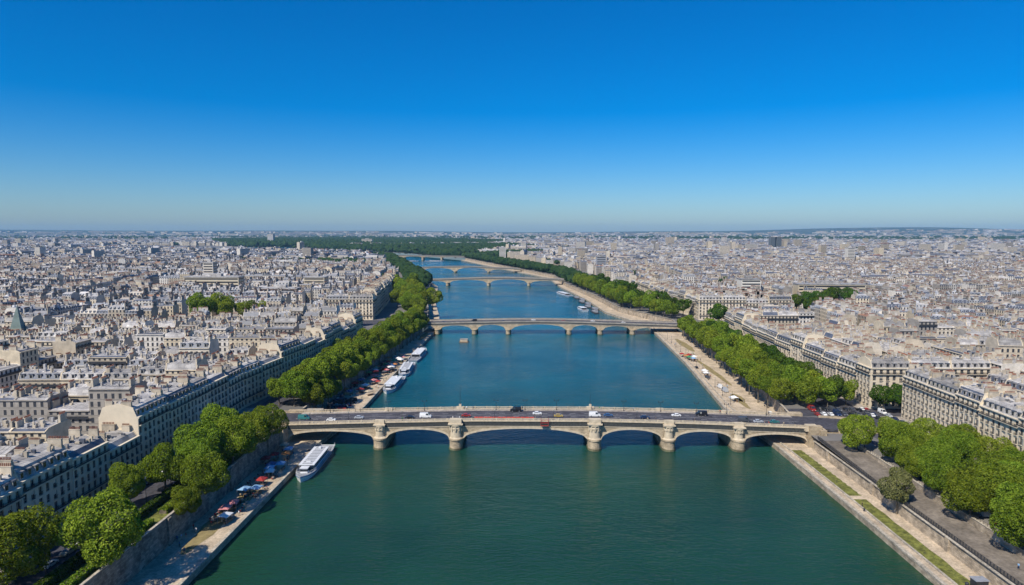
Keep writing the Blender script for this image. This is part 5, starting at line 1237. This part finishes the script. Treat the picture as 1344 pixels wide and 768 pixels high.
# ------------------------------------------------------------ boats
def hull_pts(L, B, n=14, flare=1.0):
    out = []
    for i in range(n + 1):
        u = i / n; x = -L / 2 + u * L
        hw = B / 2 * (min(1, .82 + u * 1.2) if u < .15 else 1) * (math.sqrt(max(0, 1 - ((u - .68) / .32) ** 2)) if u > .68 else 1)
        out.append((x, max(hw, .12) * flare))
    return out
def tour_boat(label, x, y, rz, L, B, style, group):
    root = thing('tour_boat', label, 'boat', (x, y, 0), rz, group)
    top = hull_pts(L, B); bot = hull_pts(L * .95, B * .82); n = len(top); zd_ = 1.55; mb = MB()
    sheer = lambda u: zd_ + .75 * max(0, u - .7) / .3
    V = []
    for s in (-1, 1):
        for i in range(n): V.append((bot[i][0], s * bot[i][1], -.4))
        for i in range(n): V.append((top[i][0], s * top[i][1], sheer(i / (n - 1))))
    F = []
    for i in range(n - 1):
        F += [(i, i + 1, n + i + 1, n + i), (2 * n + i + 1, 2 * n + i, 3 * n + i, 3 * n + i + 1)]
    F += [(0, n, 3 * n, 2 * n), (n - 1, 3 * n - 1, 4 * n - 1, 2 * n - 1)]
    mb.add(V, F, 0)
    for i in range(n - 1):
        u0, u1 = i / (n - 1), (i + 1) / (n - 1)
        for s in (-1, 1):   # coloured rubbing strake
            a, b2 = top[i], top[i + 1]; q = [(a[0], s * (a[1] + .06), sheer(u0) - .45), (b2[0], s * (b2[1] + .06), sheer(u1) - .45), (b2[0], s * (b2[1] + .06), sheer(u1) - .2), (a[0], s * (a[1] + .06), sheer(u0) - .2)]
            mb.add(q if s < 0 else q[::-1], [(0, 1, 2, 3)], 1)
    mb.build('hull', [M['white'], M['blue_trim']], root)
    mb = MB()
    for i in range(n - 1):
        a, b2 = top[i], top[i + 1]; za, zb = sheer(i / (n - 1)) - .12, sheer((i + 1) / (n - 1)) - .12
        mb.quad((a[0], -a[1] + .05, za), (b2[0], -b2[1] + .05, zb), (b2[0], b2[1] - .05, zb), (a[0], a[1] - .05, za))
    for k in range(9):
        for s in (-1, 1): mb.box(-L * .40 + k * 1.0, -L * .40 + k * 1.0 + .4, s * B * .2 - B * .13, s * B * .2 + B * .13, zd_ - .1, zd_ + .35)
    mb.build('deck', M['deck'], root)
    x0, x1, hw, h = -L * .24, L * .27, B * .37, 2.1
    mb = MB(); mb.box(x0, x1, -hw, hw, zd_ - .1, zd_ + h); mb.add([(x1, -hw, zd_ - .1), (x1 + 1.8, -hw * .7, zd_ - .1), (x1 + 1.8, hw * .7, zd_ - .1), (x1, hw, zd_ - .1), (x1, -hw, zd_ + h - .02), (x1 + .7, -hw * .7, zd_ + h - .02), (x1 + .7, hw * .7, zd_ + h - .02), (x1, hw, zd_ + h - .02)], [(0, 1, 5, 4), (1, 2, 6, 5), (2, 3, 7, 6), (4, 5, 6, 7)])
    cabn = mb.build('cabin', M['window'], root)
    mb = MB(); nfr = int((x1 - x0) / 1.8)
    for k in range(nfr + 1):
        xx = lerp(x0, x1, k / nfr)
        for s in (-1, 1): mb.box(xx - .07, xx + .07, s * hw - .06, s * hw + .06, zd_, zd_ + h + .02)
    mb.box(x0, x1, -hw - .08, hw + .08, zd_ - .1, zd_ + .35); mb.build('window_frame', M['white'], cabn)
    mb = MB(); mb.box(x0 - .6, x1 + .7, -hw - .3, hw + .3, zd_ + h, zd_ + h + .22)
    if style == 0:
        for k in range(nfr): mb.box(lerp(x0, x1, (k + .5) / nfr) - .55, lerp(x0, x1, (k + .5) / nfr) + .55, -hw * .7, hw * .7, zd_ + h + .22, zd_ + h + .27, 1)
    mb.box(x0 + 1, x0 + 2.2, -.5, .5, zd_ + h + .22, zd_ + h + .9); mb.box(x1 - 3, x1 - 2.2, -.8, .8, zd_ + h + .22, zd_ + h + .55)
    mb.build('roof', [M['boat_roof'], M['deck']], root)
    mb = MB(); wx = x1 + 2.8; mb.box(wx - 1.1, wx + 1.1, -1.3, 1.3, zd_ - .1, zd_ + 2.0, 0); mb.box(wx - 1.4, wx + 1.3, -1.5, 1.5, zd_ + 2.0, zd_ + 2.15, 1); mb.box(wx - 1.13, wx + 1.13, -1.33, 1.33, zd_ + .9, zd_ + 1.7, 2)
    mb.tube((wx, 0, zd_ + 2.1), (wx, 0, zd_ + 4.2), .05, .03, 5, 1); mb.build('wheelhouse', [M['white'], M['boat_roof'], M['window']], root)
    mb = MB()
    for i in range(n - 1):
        if .12 < i / (n - 1) < .66: pass
        a, b2 = top[i], top[i + 1]
        for s in (-1, 1):
            za, zb = sheer(i / (n - 1)) + .9, sheer((i + 1) / (n - 1)) + .9
            mb.tube((a[0], s * (a[1] - .1), za), (b2[0], s * (b2[1] - .1), zb), .035, None, 4)
            for k in range(3): mb.tube((lerp(a[0], b2[0], k / 3), s * (lerp(a[1], b2[1], k / 3) - .1), za - .95), (lerp(a[0], b2[0], k / 3), s * (lerp(a[1], b2[1], k / 3) - .1), za), .025, None, 4, cap=False)
    mb.build('railing', M['white'], root)
    return root
TB = 'white tour boats moored along the left quay'
tour_boat('long white tour boat with glass roof moored just before the near bridge', -79.4, 251.5, -PI / 2 + .03, 39, 7.0, 0, None)
tour_boat('nearest of the three white tour boats moored past the near bridge', -74.6, 384, -PI / 2 - .02, 40, 7.4, 1, TB)
tour_boat('middle one of the three white tour boats in line', -74.6, 427, -PI / 2 + .05, 43, 7.6, 0, TB)
tour_boat('farthest of the three white tour boats, bow toward the second bridge', -74.9, 478, PI / 2 - .02, 46, 7.6, 1, TB)
tour_boat('low white river barge moored on the right bank beyond the second bridge', 56, 955, PI / 2 + .28, 60, 9, 1, None)
tour_boat('white houseboat at the right bank just behind the second bridge', 66, 768, PI / 2 + .2, 26, 8, 1, None)
tour_boat('dark roofed boat far up the river before the farthest bridge', -345, 2040, .2, 60, 14, 0, 'far boats before the farthest bridge')
tour_boat('white boat far up the river beside the dark roofed one', -270, 2050, -.1, 60, 14, 1, 'far boats before the farthest bridge')
def barge(label, x, y, rz, L, B):
    root = thing('barge', label, 'boat', (x, y, 0), rz, 'dark barges moored past the second bridge'); top = hull_pts(L, B, 10); n = len(top); mb = MB()
    V = [(p[0], -p[1], z) for z in (-.3, 1.3) for p in top] + [(p[0], p[1], z) for z in (-.3, 1.3) for p in top]
    F = [(i, i + 1, n + i + 1, n + i) for i in range(n - 1)] + [(2 * n + i + 1, 2 * n + i, 3 * n + i, 3 * n + i + 1) for i in range(n - 1)] + [(n + i, n + i + 1, 3 * n + i + 1, 3 * n + i) for i in range(n - 1)] + [(0, n, 3 * n, 2 * n)]
    mb.add(V, F); mb.build('hull', M['iron'], root)
    mb = MB(); mb.box(-L * .3, L * .2, -B * .32, B * .32, 1.3, 2.4); mb.box(-L * .42, -L * .33, -B * .25, B * .25, 1.3, 3.6); mb.build('cabin', M['deck'], root)
for i in range(7): barge('dark barge in the moored line past the second bridge, %s from that bridge' % nth(i), 77.5 - i * 1.3 + (i % 2) * 4, 748 + i * 27, PI / 2 + .12, 26, 6)
root = thing('mooring_platform', 'small square wooden platform floating alone before the second bridge', 'platform', (-48.3, 543, 0))
mb = MB(); mb.box(-3.6, 3.6, -3.2, 3.2, -.5, .8); mb.build('float', M['wood'], root)
mb = MB(); mb.box(-2.9, 2.9, -2.4, 2.4, .8, 2.3); mb.build('deck_house', M['stone_trim'], root); mb = MB(); mb.box(-3.2, 3.2, -2.7, 2.7, 2.3, 2.5); mb.build('roof', M['pave'], root)
root = thing('landing_stage', 'grey landing stage between the near left boat and the quay', 'pontoon', (-83.2, 262, 0)); mb = MB(); mb.box(-.9, .6, -9, 9, -.4, 1.2); mb.build('float', M['deck'], root); mb = MB(); mb.box(-2.4, -.9, -1, 1, 1.15, 2.2); mb.build('gangway', M['wood'], root)

# ------------------------------------------------------------ people, stalls, parasols
def person_mesh(step, shirt, trousers):
    k = ('p', step, shirt, trousers)
    if k in mesh_cache: return mesh_cache[k]
    s = step
    J = [((0, 0, .95), .15), ((0, 0, 1.15), .13), ((0, 0, 1.38), .16), ((0, 0, 1.52), .065), ((0, .01, 1.62), .10), ((0, .01, 1.72), .09),
         ((.10, 0, .90), .10), ((.11, s * .22, .50), .07), ((.11, s * .28 - .08 * (s > 0), .08), .045), ((.12, s * .28 + .12, .04), .04),
         ((-.10, 0, .90), .10), ((-.11, -s * .18, .50), .07), ((-.11, -s * .34, .08), .045), ((-.12, -s * .34 + .17, .04), .04),
         ((.20, 0, 1.40), .065), ((.25, -s * .10, 1.14), .05), ((.24, -s * .05 + .08, .90), .035), ((.24, -s * .05 + .12, .82), .03),
         ((-.20, 0, 1.40), .065), ((-.25, s * .12, 1.14), .05), ((-.24, s * .20, .92), .035), ((-.24, s * .24, .84), .03)]
    E_ = [(0, 1), (1, 2), (2, 3), (3, 4), (4, 5), (0, 6), (6, 7), (7, 8), (8, 9), (0, 10), (10, 11), (11, 12), (12, 13), (2, 14), (14, 15), (15, 16), (16, 17), (2, 18), (18, 19), (19, 20), (20, 21)]
    me = bpy.data.meshes.new('p'); me.from_pydata([j[0] for j in J], E_, []); o = bpy.data.objects.new('p', me); C.objects.link(o)
    md = o.modifiers.new('s', 'SKIN'); me.skin_vertices  # radii
    for v, j in zip(me.skin_vertices[0].data, J): v.radius = (j[1], j[1] * .85)
    me.skin_vertices[0].data[0].use_root = True
    o.modifiers.new('u', 'SUBSURF').levels = 1
    dg = bpy.context.evaluated_depsgraph_get(); r = bpy.data.meshes.new_from_object(o.evaluated_get(dg)); r.name = 'person'
    bpy.data.objects.remove(o); r.materials.clear()
    for mm in (M['skin'], solid('cloth_' + shirt, COLS[shirt], .85), solid('cloth_' + trousers, COLS[trousers], .85), M['hair']): r.materials.append(mm)
    for p in r.polygons:
        z = p.center.z; x = abs(p.center.x)
        p.material_index = 3 if (z > 1.66 or (z > 1.6 and p.center.y < -.02)) else 0 if z > 1.5 or (x > .19 and z < 1.05) else 1 if z > .98 else 2 if z > .1 else 3
        p.use_smooth = True
    mesh_cache[k] = r; return r
def person(x, y, z, rz, shirt, trousers, label, group, step=.6):
    o = obj('person', person_mesh(step, shirt, trousers), None, (x, y, z)); o.rotation_euler = (0, 0, rz); tag(o, label, 'person', group); return o
def parasol_proto(col):
    k = ('par', col)
    if k in mesh_cache: return mesh_cache[k]
    root = thing('parasol', '', 'parasol'); cm = solid('canvas_' + col, COLS[col], .8)
    mb = MB(); mb.lathe([(1.75, 2.25), (1.7, 2.3), (.9, 2.75), (.05, 3.0)], 8); mb.build('canopy', cm, root)
    mb = MB(); mb.tube((0, 0, 0), (0, 0, 2.9), .035, None, 6); mb.lathe([(.3, 0), (.28, .1), (.05, .14)], 8); mb.build('pole', M['deck'], root)
    mesh_cache[k] = root; return root
def table_proto():
    if 'tab' in mesh_cache: return mesh_cache['tab']
    root = thing('cafe_table', '', 'table'); mb = MB(); mb.lathe([(.45, .72), (.45, .76)], 10); mb.build('table_top', M['pave'], root)
    mb = MB(); mb.tube((0, 0, 0), (0, 0, .72), .04, None, 6); mb.box(-.25, .25, -.03, .03, 0, .03); mb.box(-.03, .03, -.25, .25, 0, .03); mb.build('leg', M['iron'], root); mesh_cache['tab'] = root; return root
def chair_proto(col):
    k = ('chair', col)
    if k in mesh_cache: return mesh_cache[k]
    root = thing('cafe_chair', '', 'chair'); cm = solid('chair_' + col, COLS[col], .6)
    mb = MB(); mb.box(-.22, .22, -.22, .22, .42, .46); mb.build('seat', cm, root); mb = MB(); mb.box(-.22, .22, .19, .23, .5, .9); mb.build('backrest', cm, root)
    mb = MB()
    for a in (-.2, .2):
        for b_ in (-.2, .2): mb.tube((a, b_, 0), (a, b_, .9 if b_ > 0 else .42), .02, None, 4)
    mb.build('frame', M['iron'], root); mesh_cache[k] = root; return root
def stall_proto(col):
    k = ('stall', col)
    if k in mesh_cache: return mesh_cache[k]
    root = thing('market_stall', '', 'market stall'); cm = solid('canvas_' + col, COLS[col], .8)
    mb = MB(); W, D_ = 1.9, 1.5
    mb.add([(-W, -D_, 2.3), (W, -D_, 2.3), (W, D_, 2.3), (-W, D_, 2.3), (-W * .2, 0, 3.1), (W * .2, 0, 3.1)], [(0, 1, 5, 4), (1, 2, 5), (2, 3, 4, 5), (3, 0, 4)])
    mb.box(-W, W, -D_ - .02, -D_, 2.0, 2.3); mb.box(-W, W, D_, D_ + .02, 2.0, 2.3); mb.build('canopy', cm, root)
    for a in (-1, 1):
        for b_ in (-1, 1): mb = MB(); mb.tube((a * (W - .1), b_ * (D_ - .1), 0), (a * (W - .1), b_ * (D_ - .1), 2.3), .04, None, 5); mb.build('post', M['deck'], root)
    mb = MB(); mb.box(-W + .2, W - .2, -D_ + .1, -D_ + .9, .75, .85); mb.box(-W + .3, W - .3, -D_ + .2, -D_ + .8, 0, .75); mb.build('counter', M['wood'], root)
    mesh_cache[k] = root; return root
COLS.update({'orange': (.42, .17, .05), 'green': (.04, .22, .09), 'pink': (.5, .2, .2), 'light blue': (.22, .38, .55)})
# near left quay
NQ = [('stall', 'red', -96.0, 246, 'red canopied stall against the wall beside the near boat, nearer one'), ('stall', 'red', -94.6, 250.5, 'red canopied stall against the wall beside the near boat, farther one'),
      ('stall', 'orange', -90.6, 252, 'orange canopied stall beside the stern of the near boat'), ('stall', 'light blue', -91.5, 257.5, 'pale blue stall closest to the near bridge arch'),
      ('stall', 'blue', -91.8, 240, 'blue stall beside the bow of the near boat, nearer the wall'), ('stall', 'light blue', -88.6, 240.5, 'pale blue stall beside the bow of the near boat, nearer the water'),
      ('stall', 'light blue', -91.0, 236.2, 'pale blue stall one step nearer the viewer than the boat bow'), ('stall', 'white', -89.6, 232.5, 'white stall on the left quay short of the boat bow'),
      ('stall', 'red', -89.4, 224.5, 'lone red stall on the left quay halfway to the bridge'), ('stall', 'light blue', -91.8, 216, 'pale blue pavilion by the tables, left one of a pair'), ('stall', 'light blue', -88.3, 217, 'pale blue pavilion by the tables, water side one of a pair'),
      ('stall', 'white', -88.8, 195, 'small white stall at the near end of the cafe tables'), ('stall', 'pink', -91.2, 200.5, 'pink canopied stall among the cafe tables, nearer one'), ('stall', 'pink', -90.6, 204.5, 'pink canopied stall among the cafe tables, farther one'),
      ('stall', 'beige', -95, 262.5, 'beige stall in the shade right at the bridge arch')]
for (k, col, x, y, lab) in NQ: put(stall_proto(col), (x, y, ZQ + .02), random.uniform(-.2, .2) + PI / 2, lab, 'stalls on the near left quay')
k = 0
for i in range(48):
    x, y = random.uniform(-94.5, -86.5), random.uniform(192, 236); g_ = 'cafe tables and chairs on the near left quay'
    put(table_proto(), (x, y, ZQ + .02), 0, 'small round cafe table on the near left quay among the stalls', g_)
    for a in (0, PI): put(chair_proto(random.choice(['red', 'dark grey', 'beige'])), (x - .75 * math.sin(a), y + .75 * math.cos(a), ZQ + .02), a, 'metal cafe chair drawn up to a small table on the near left quay', g_)
SH = ['white', 'red', 'blue', 'dark grey', 'beige', 'light blue', 'navy', 'green']
def walker(i, x, y, z, lab, g_):
    sh, tr_ = random.choice(SH), random.choice(['navy', 'dark grey', 'beige', 'black'])
    person(x, y, z, random.uniform(0, 6.28), sh, tr_, lab % (sh, nth(i)), g_, random.choice((.6, .15)))
for i in range(30): walker(i, random.uniform(-95, -85.6), random.uniform(194, 262), ZQ + .02, 'person in a %s top on the near left quay, %s listed', 'people on the near left quay')
for i, (x, y) in enumerate([(-96.2, 183.4), (-96.8, 182.2), (-95.3, 184.2), (-94.1, 187.6), (-94.4, 178.8), (-91.3, 175.2), (-96, 190)]): walker(i, x, y, ZQ + .02, 'person in a %s top on the empty sandy left quay, %s counting', 'people on the sandy left quay')
for i in range(22): walker(i, random.uniform(-92, 108), random.choice((273.4, 289.2)), 0, 'person in a %s top walking over the near bridge, %s listed', 'people walking over the near bridge')
for o in C.objects:
    if o.get('group') == 'people walking over the near bridge': o.location.z = zd1(o.location.x) + .16
# left quay past the bridge: dense market
k = 0
for i in range(46):
    y = random.uniform(345, 455); x = random.uniform(lwall(y) + 2, lw(y) - 2.5); col = random.choice(['red', 'green', 'white', 'orange', 'blue', 'dark grey', 'beige', 'white', 'pink'])
    kd = random.random()
    if kd < .45: put(parasol_proto(col), (x, y, ZQ + .02), 0, '%s parasol in the crowded left quay market behind the tour boats' % col, 'parasols of the left quay market')
    else: put(stall_proto(col), (x, y, ZQ + .02), random.uniform(0, 3), '%s stall in the crowded left quay market behind the tour boats' % col, 'stalls of the left quay market')
for i in range(70):
    y = random.uniform(340, 470); x = random.uniform(lwall(y) + 1, lw(y) - 1.5); sh = random.choice(SH)
    person(x, y, ZQ + .02, random.uniform(0, 6.28), sh, 'navy', 'person in a %s top in the crowd of the left quay market' % sh, 'crowd of the left quay market', .4)
park(14, lambda i: lwall(350 + i * 6) + 3, lambda i: 368 + i * 6, ZQ + .02, PI / 2, 'squeezed along the wall behind the market, %s away', 'cars along the wall behind the market', PAL)
# right quay past the bridge
for i, (x, y, col, kd) in enumerate([(110.6, 462, 'orange', 's'), (113.5, 466, 'red', 's'), (111.5, 457, 'green', 's'), (115.4, 459, 'white', 's'), (113.3, 452.5, 'light blue', 's'), (109.5, 469, 'red', 's'), (110.1, 411.8, 'white', 's'), (109.2, 405, 'white', 's'), (108.6, 374.8, 'white', 'v'), (108.8, 366, 'silver', 'v'), (107.6, 350, 'white', 'c'), (109.5, 430, 'black', 'c'), (108.6, 400, 'dark grey', 'c'), (107.3, 344, 'white', 's'), (116, 474, 'beige', 's')]):
    lab = 'past the near bridge on the sandy right quay, %s along' % nth(i)
    put(stall_proto(col) if kd == 's' else car_proto(col, 'van' if kd == 'v' else 'car'), (x, y, ZQ + .02), PI / 2 + .1, ('%s stall ' if kd == 's' else '%s vehicle ') % col + lab, 'stalls and vehicles on the sandy right quay')
for i in range(22):
    y = random.uniform(335, 560); walker(i, rw(y) + random.uniform(4, 12), y, ZQ + .02, 'person in a %s top strolling on the sandy right quay, %s listed', 'people on the sandy right quay')
# right foreground bits
person(121.6, 163.4, 5.45, 2.0, 'light blue', 'navy', 'person in light blue leaning at the near end of the dark railing', None, .15)
person(106.2, 209.5, ZQ + .05, 1.5, 'black', 'black', 'person in black standing on the grass strip of the right quay', None, .15)
root = thing('bollard', 'round dark mooring bollard on the edge step of the right quay', 'bollard', (105.3, 206.4, ZQ + .12)); mb = MB(); mb.lathe([(.32, 0), (.24, .12), (.2, .5), (.34, .62), (.3, .78), (.05, .86)], 10); mb.build('post', M['iron'], root)
root = thing('kiosk', 'small black kiosk at the very bottom of the right quay path', 'kiosk', (110.4, 160.6, ZQ), .05)
mb = MB(); mb.box(-1.5, 1.5, -1.1, 1.1, 0, 2.3); mb.build('body', M['iron'], root); mb = MB(); mb.box(-1.7, 1.7, -1.3, 1.3, 2.3, 2.45); mb.build('roof', M['deck'], root); mb = MB(); mb.box(-1.2, 1.2, 1.1, 1.14, .9, 1.9); mb.build('shutter', M['deck'], root)
root = thing('litter_bin', 'small black bin beside the kiosk on the right quay', 'bin', (107.9, 161.2, ZQ)); mb = MB(); mb.lathe([(.4, 0), (.45, 1.0), (.35, 1.15), (.05, 1.2)], 10); mb.build('body', M['iron'], root)
# street lamps
def lamp_proto(h, kind):
    k = ('lamp', h, kind)
    if k in mesh_cache: return mesh_cache[k]
    root = thing('street_lamp', '', 'street lamp'); mb = MB(); mb.lathe([(.22, 0), (.2, .5), (.1, .7), (.07, h * .6), (.055, h)], 8); mb.build('post', M['iron'], root)
    if kind == 0:
        mb = MB(); mb.lathe([(.1, h), (.24, h + .12), (.28, h + .55), (.1, h + .7), (.02, h + .95)], 8); mb.build('lantern', M['frame_white'], root)
    else:
        mb = MB(); mb.box(-.9, .9, -.05, .05, h - .25, h - .15)
        for s in (-.9, .9): mb.lathe([(.08, h - .2), (.2, h - .05), (.22, h + .35), (.03, h + .5)], 6, (s, 0, 0))
        mb.build('lantern', M['iron'], root)
    mesh_cache[k] = root; return root
for i, x in enumerate((-84, -58.8, -43, -12, 0.5, 14, 43, 58.7, 74, 86.9, 104)):
    put(lamp_proto(4.2, 1), (x, 289.0, zd1(x) + .15), 0, 'dark lamp post on the far pavement of the near bridge, %s from the left' % nth(i), 'lamps on the far side of the near bridge')
for i, x in enumerate((-88, -72, -50, -12, 12, 46, 72, 100)):
    put(lamp_proto(3.6, 0), (x, 273.4, zd1(x) + .15), 0, 'slim lamp post on the near pavement of the bridge, %s from the left' % nth(i), 'lamps on the near side of the near bridge')
for i, x in enumerate((-27.7, 28.7)):
    root = thing('flagpole', 'tall thin mast above the %s large pier on the far side of the near bridge' % ('left', 'right')[i], 'mast', (x, 290.9, zd1(x) + 1.3)); mb = MB(); mb.tube((0, 0, 0), (0, 0, 10 - i * 4), .12, .05, 6); mb.build('mast', M['iron'], root); mb = MB(); mb.box(-.5, .5, -.5, .5, 0, 1.0); mb.build('foot', M['stone_trim'], root)
for i in range(9): put(lamp_proto(7, 0), (-107.4 if False else -110.6, 150 + i * 14, 9.1), 0, 'lamp post on the left embankment pavement, %s from the near end' % nth(i), 'lamps on the left embankment')
for i in range(9): put(lamp_proto(7, 0), (128.6, 150 + i * 13, ZR + .14), 0, 'lamp post beside the right bank low wall, %s from the near end' % nth(i), 'lamps beside the right low wall')
for i in range(12): put(lamp_proto(5, 0), (rw(338 + i * 19) + 4.5, 338 + i * 19, ZQ), 0, 'lamp post along the sandy right quay, %s past the near bridge' % nth(i), 'lamps on the sandy right quay')
# red works barrier on the near pavement of the bridge
for i in range(13):
    x = -19.5 + i * 1.9; root = thing('works_barrier', 'red plastic works barrier on the near bridge pavement, %s from the left' % nth(i), 'barrier', (x, 274.2, zd1(x) + .15), 0, 'red works barriers on the near bridge')
    mb = MB(); mb.box(-.85, .85, -.06, .06, .35, 1.0); mb.build('panel', solid('barrier_red', (.5, .07, .05), .5), root)
    for s in (-.6, .6): mb = MB(); mb.box(s - .08, s + .08, -.25, .25, 0, .35); mb.build('foot', M['deck'], root)
root = thing('works_cradle', 'red frame cradle hung over the near parapet at mid bridge', 'cradle', (8.4, 271.1, zd1(8) - 1.6)); mb = MB()
for a in (-1.5, 1.5):
    for b_ in (-.7, .2): mb.box(a - .06, a + .06, b_ - .06, b_ + .06, 0, 3.2)
mb.box(-1.5, 1.5, -.76, .26, 0, .1); mb.box(-1.5, 1.5, -.76, -.7, 1.2, 1.5); mb.box(-1.5, 1.5, -.76, -.7, 2.4, 2.6); mb.build('frame', M['canvas_red'] if 'canvas_red' in M else M['pots'], root)

# unused prototypes disappear
for o in list(C.objects):
    if o.type == 'EMPTY' and o.parent is None and o.get('label', 'x') == '':
        for ch in list(o.children_recursive): bpy.data.objects.remove(ch)
        bpy.data.objects.remove(o)
# haze
mb = MB(); mb.box(-15600, 15600, -400, 15800, -4, 235); hz = mb.build('haze', [])
m = bpy.data.materials.new('haze_air'); m.use_nodes = True; t = m.node_tree; t.nodes.clear()
vo = t.nodes.new('ShaderNodeVolumePrincipled'); vo.inputs['Density'].default_value = 3.6e-5; vo.inputs['Color'].default_value = (0.34, 0.66, 1.0, 1); vo.inputs['Anisotropy'].default_value = 0.0
ou = t.nodes.new('ShaderNodeOutputMaterial'); t.links.new(vo.outputs[0], ou.inputs['Volume']); hz.data.materials.append(m)
tag(hz, 'thin blue summer haze over the whole city', 'haze', kind='stuff')
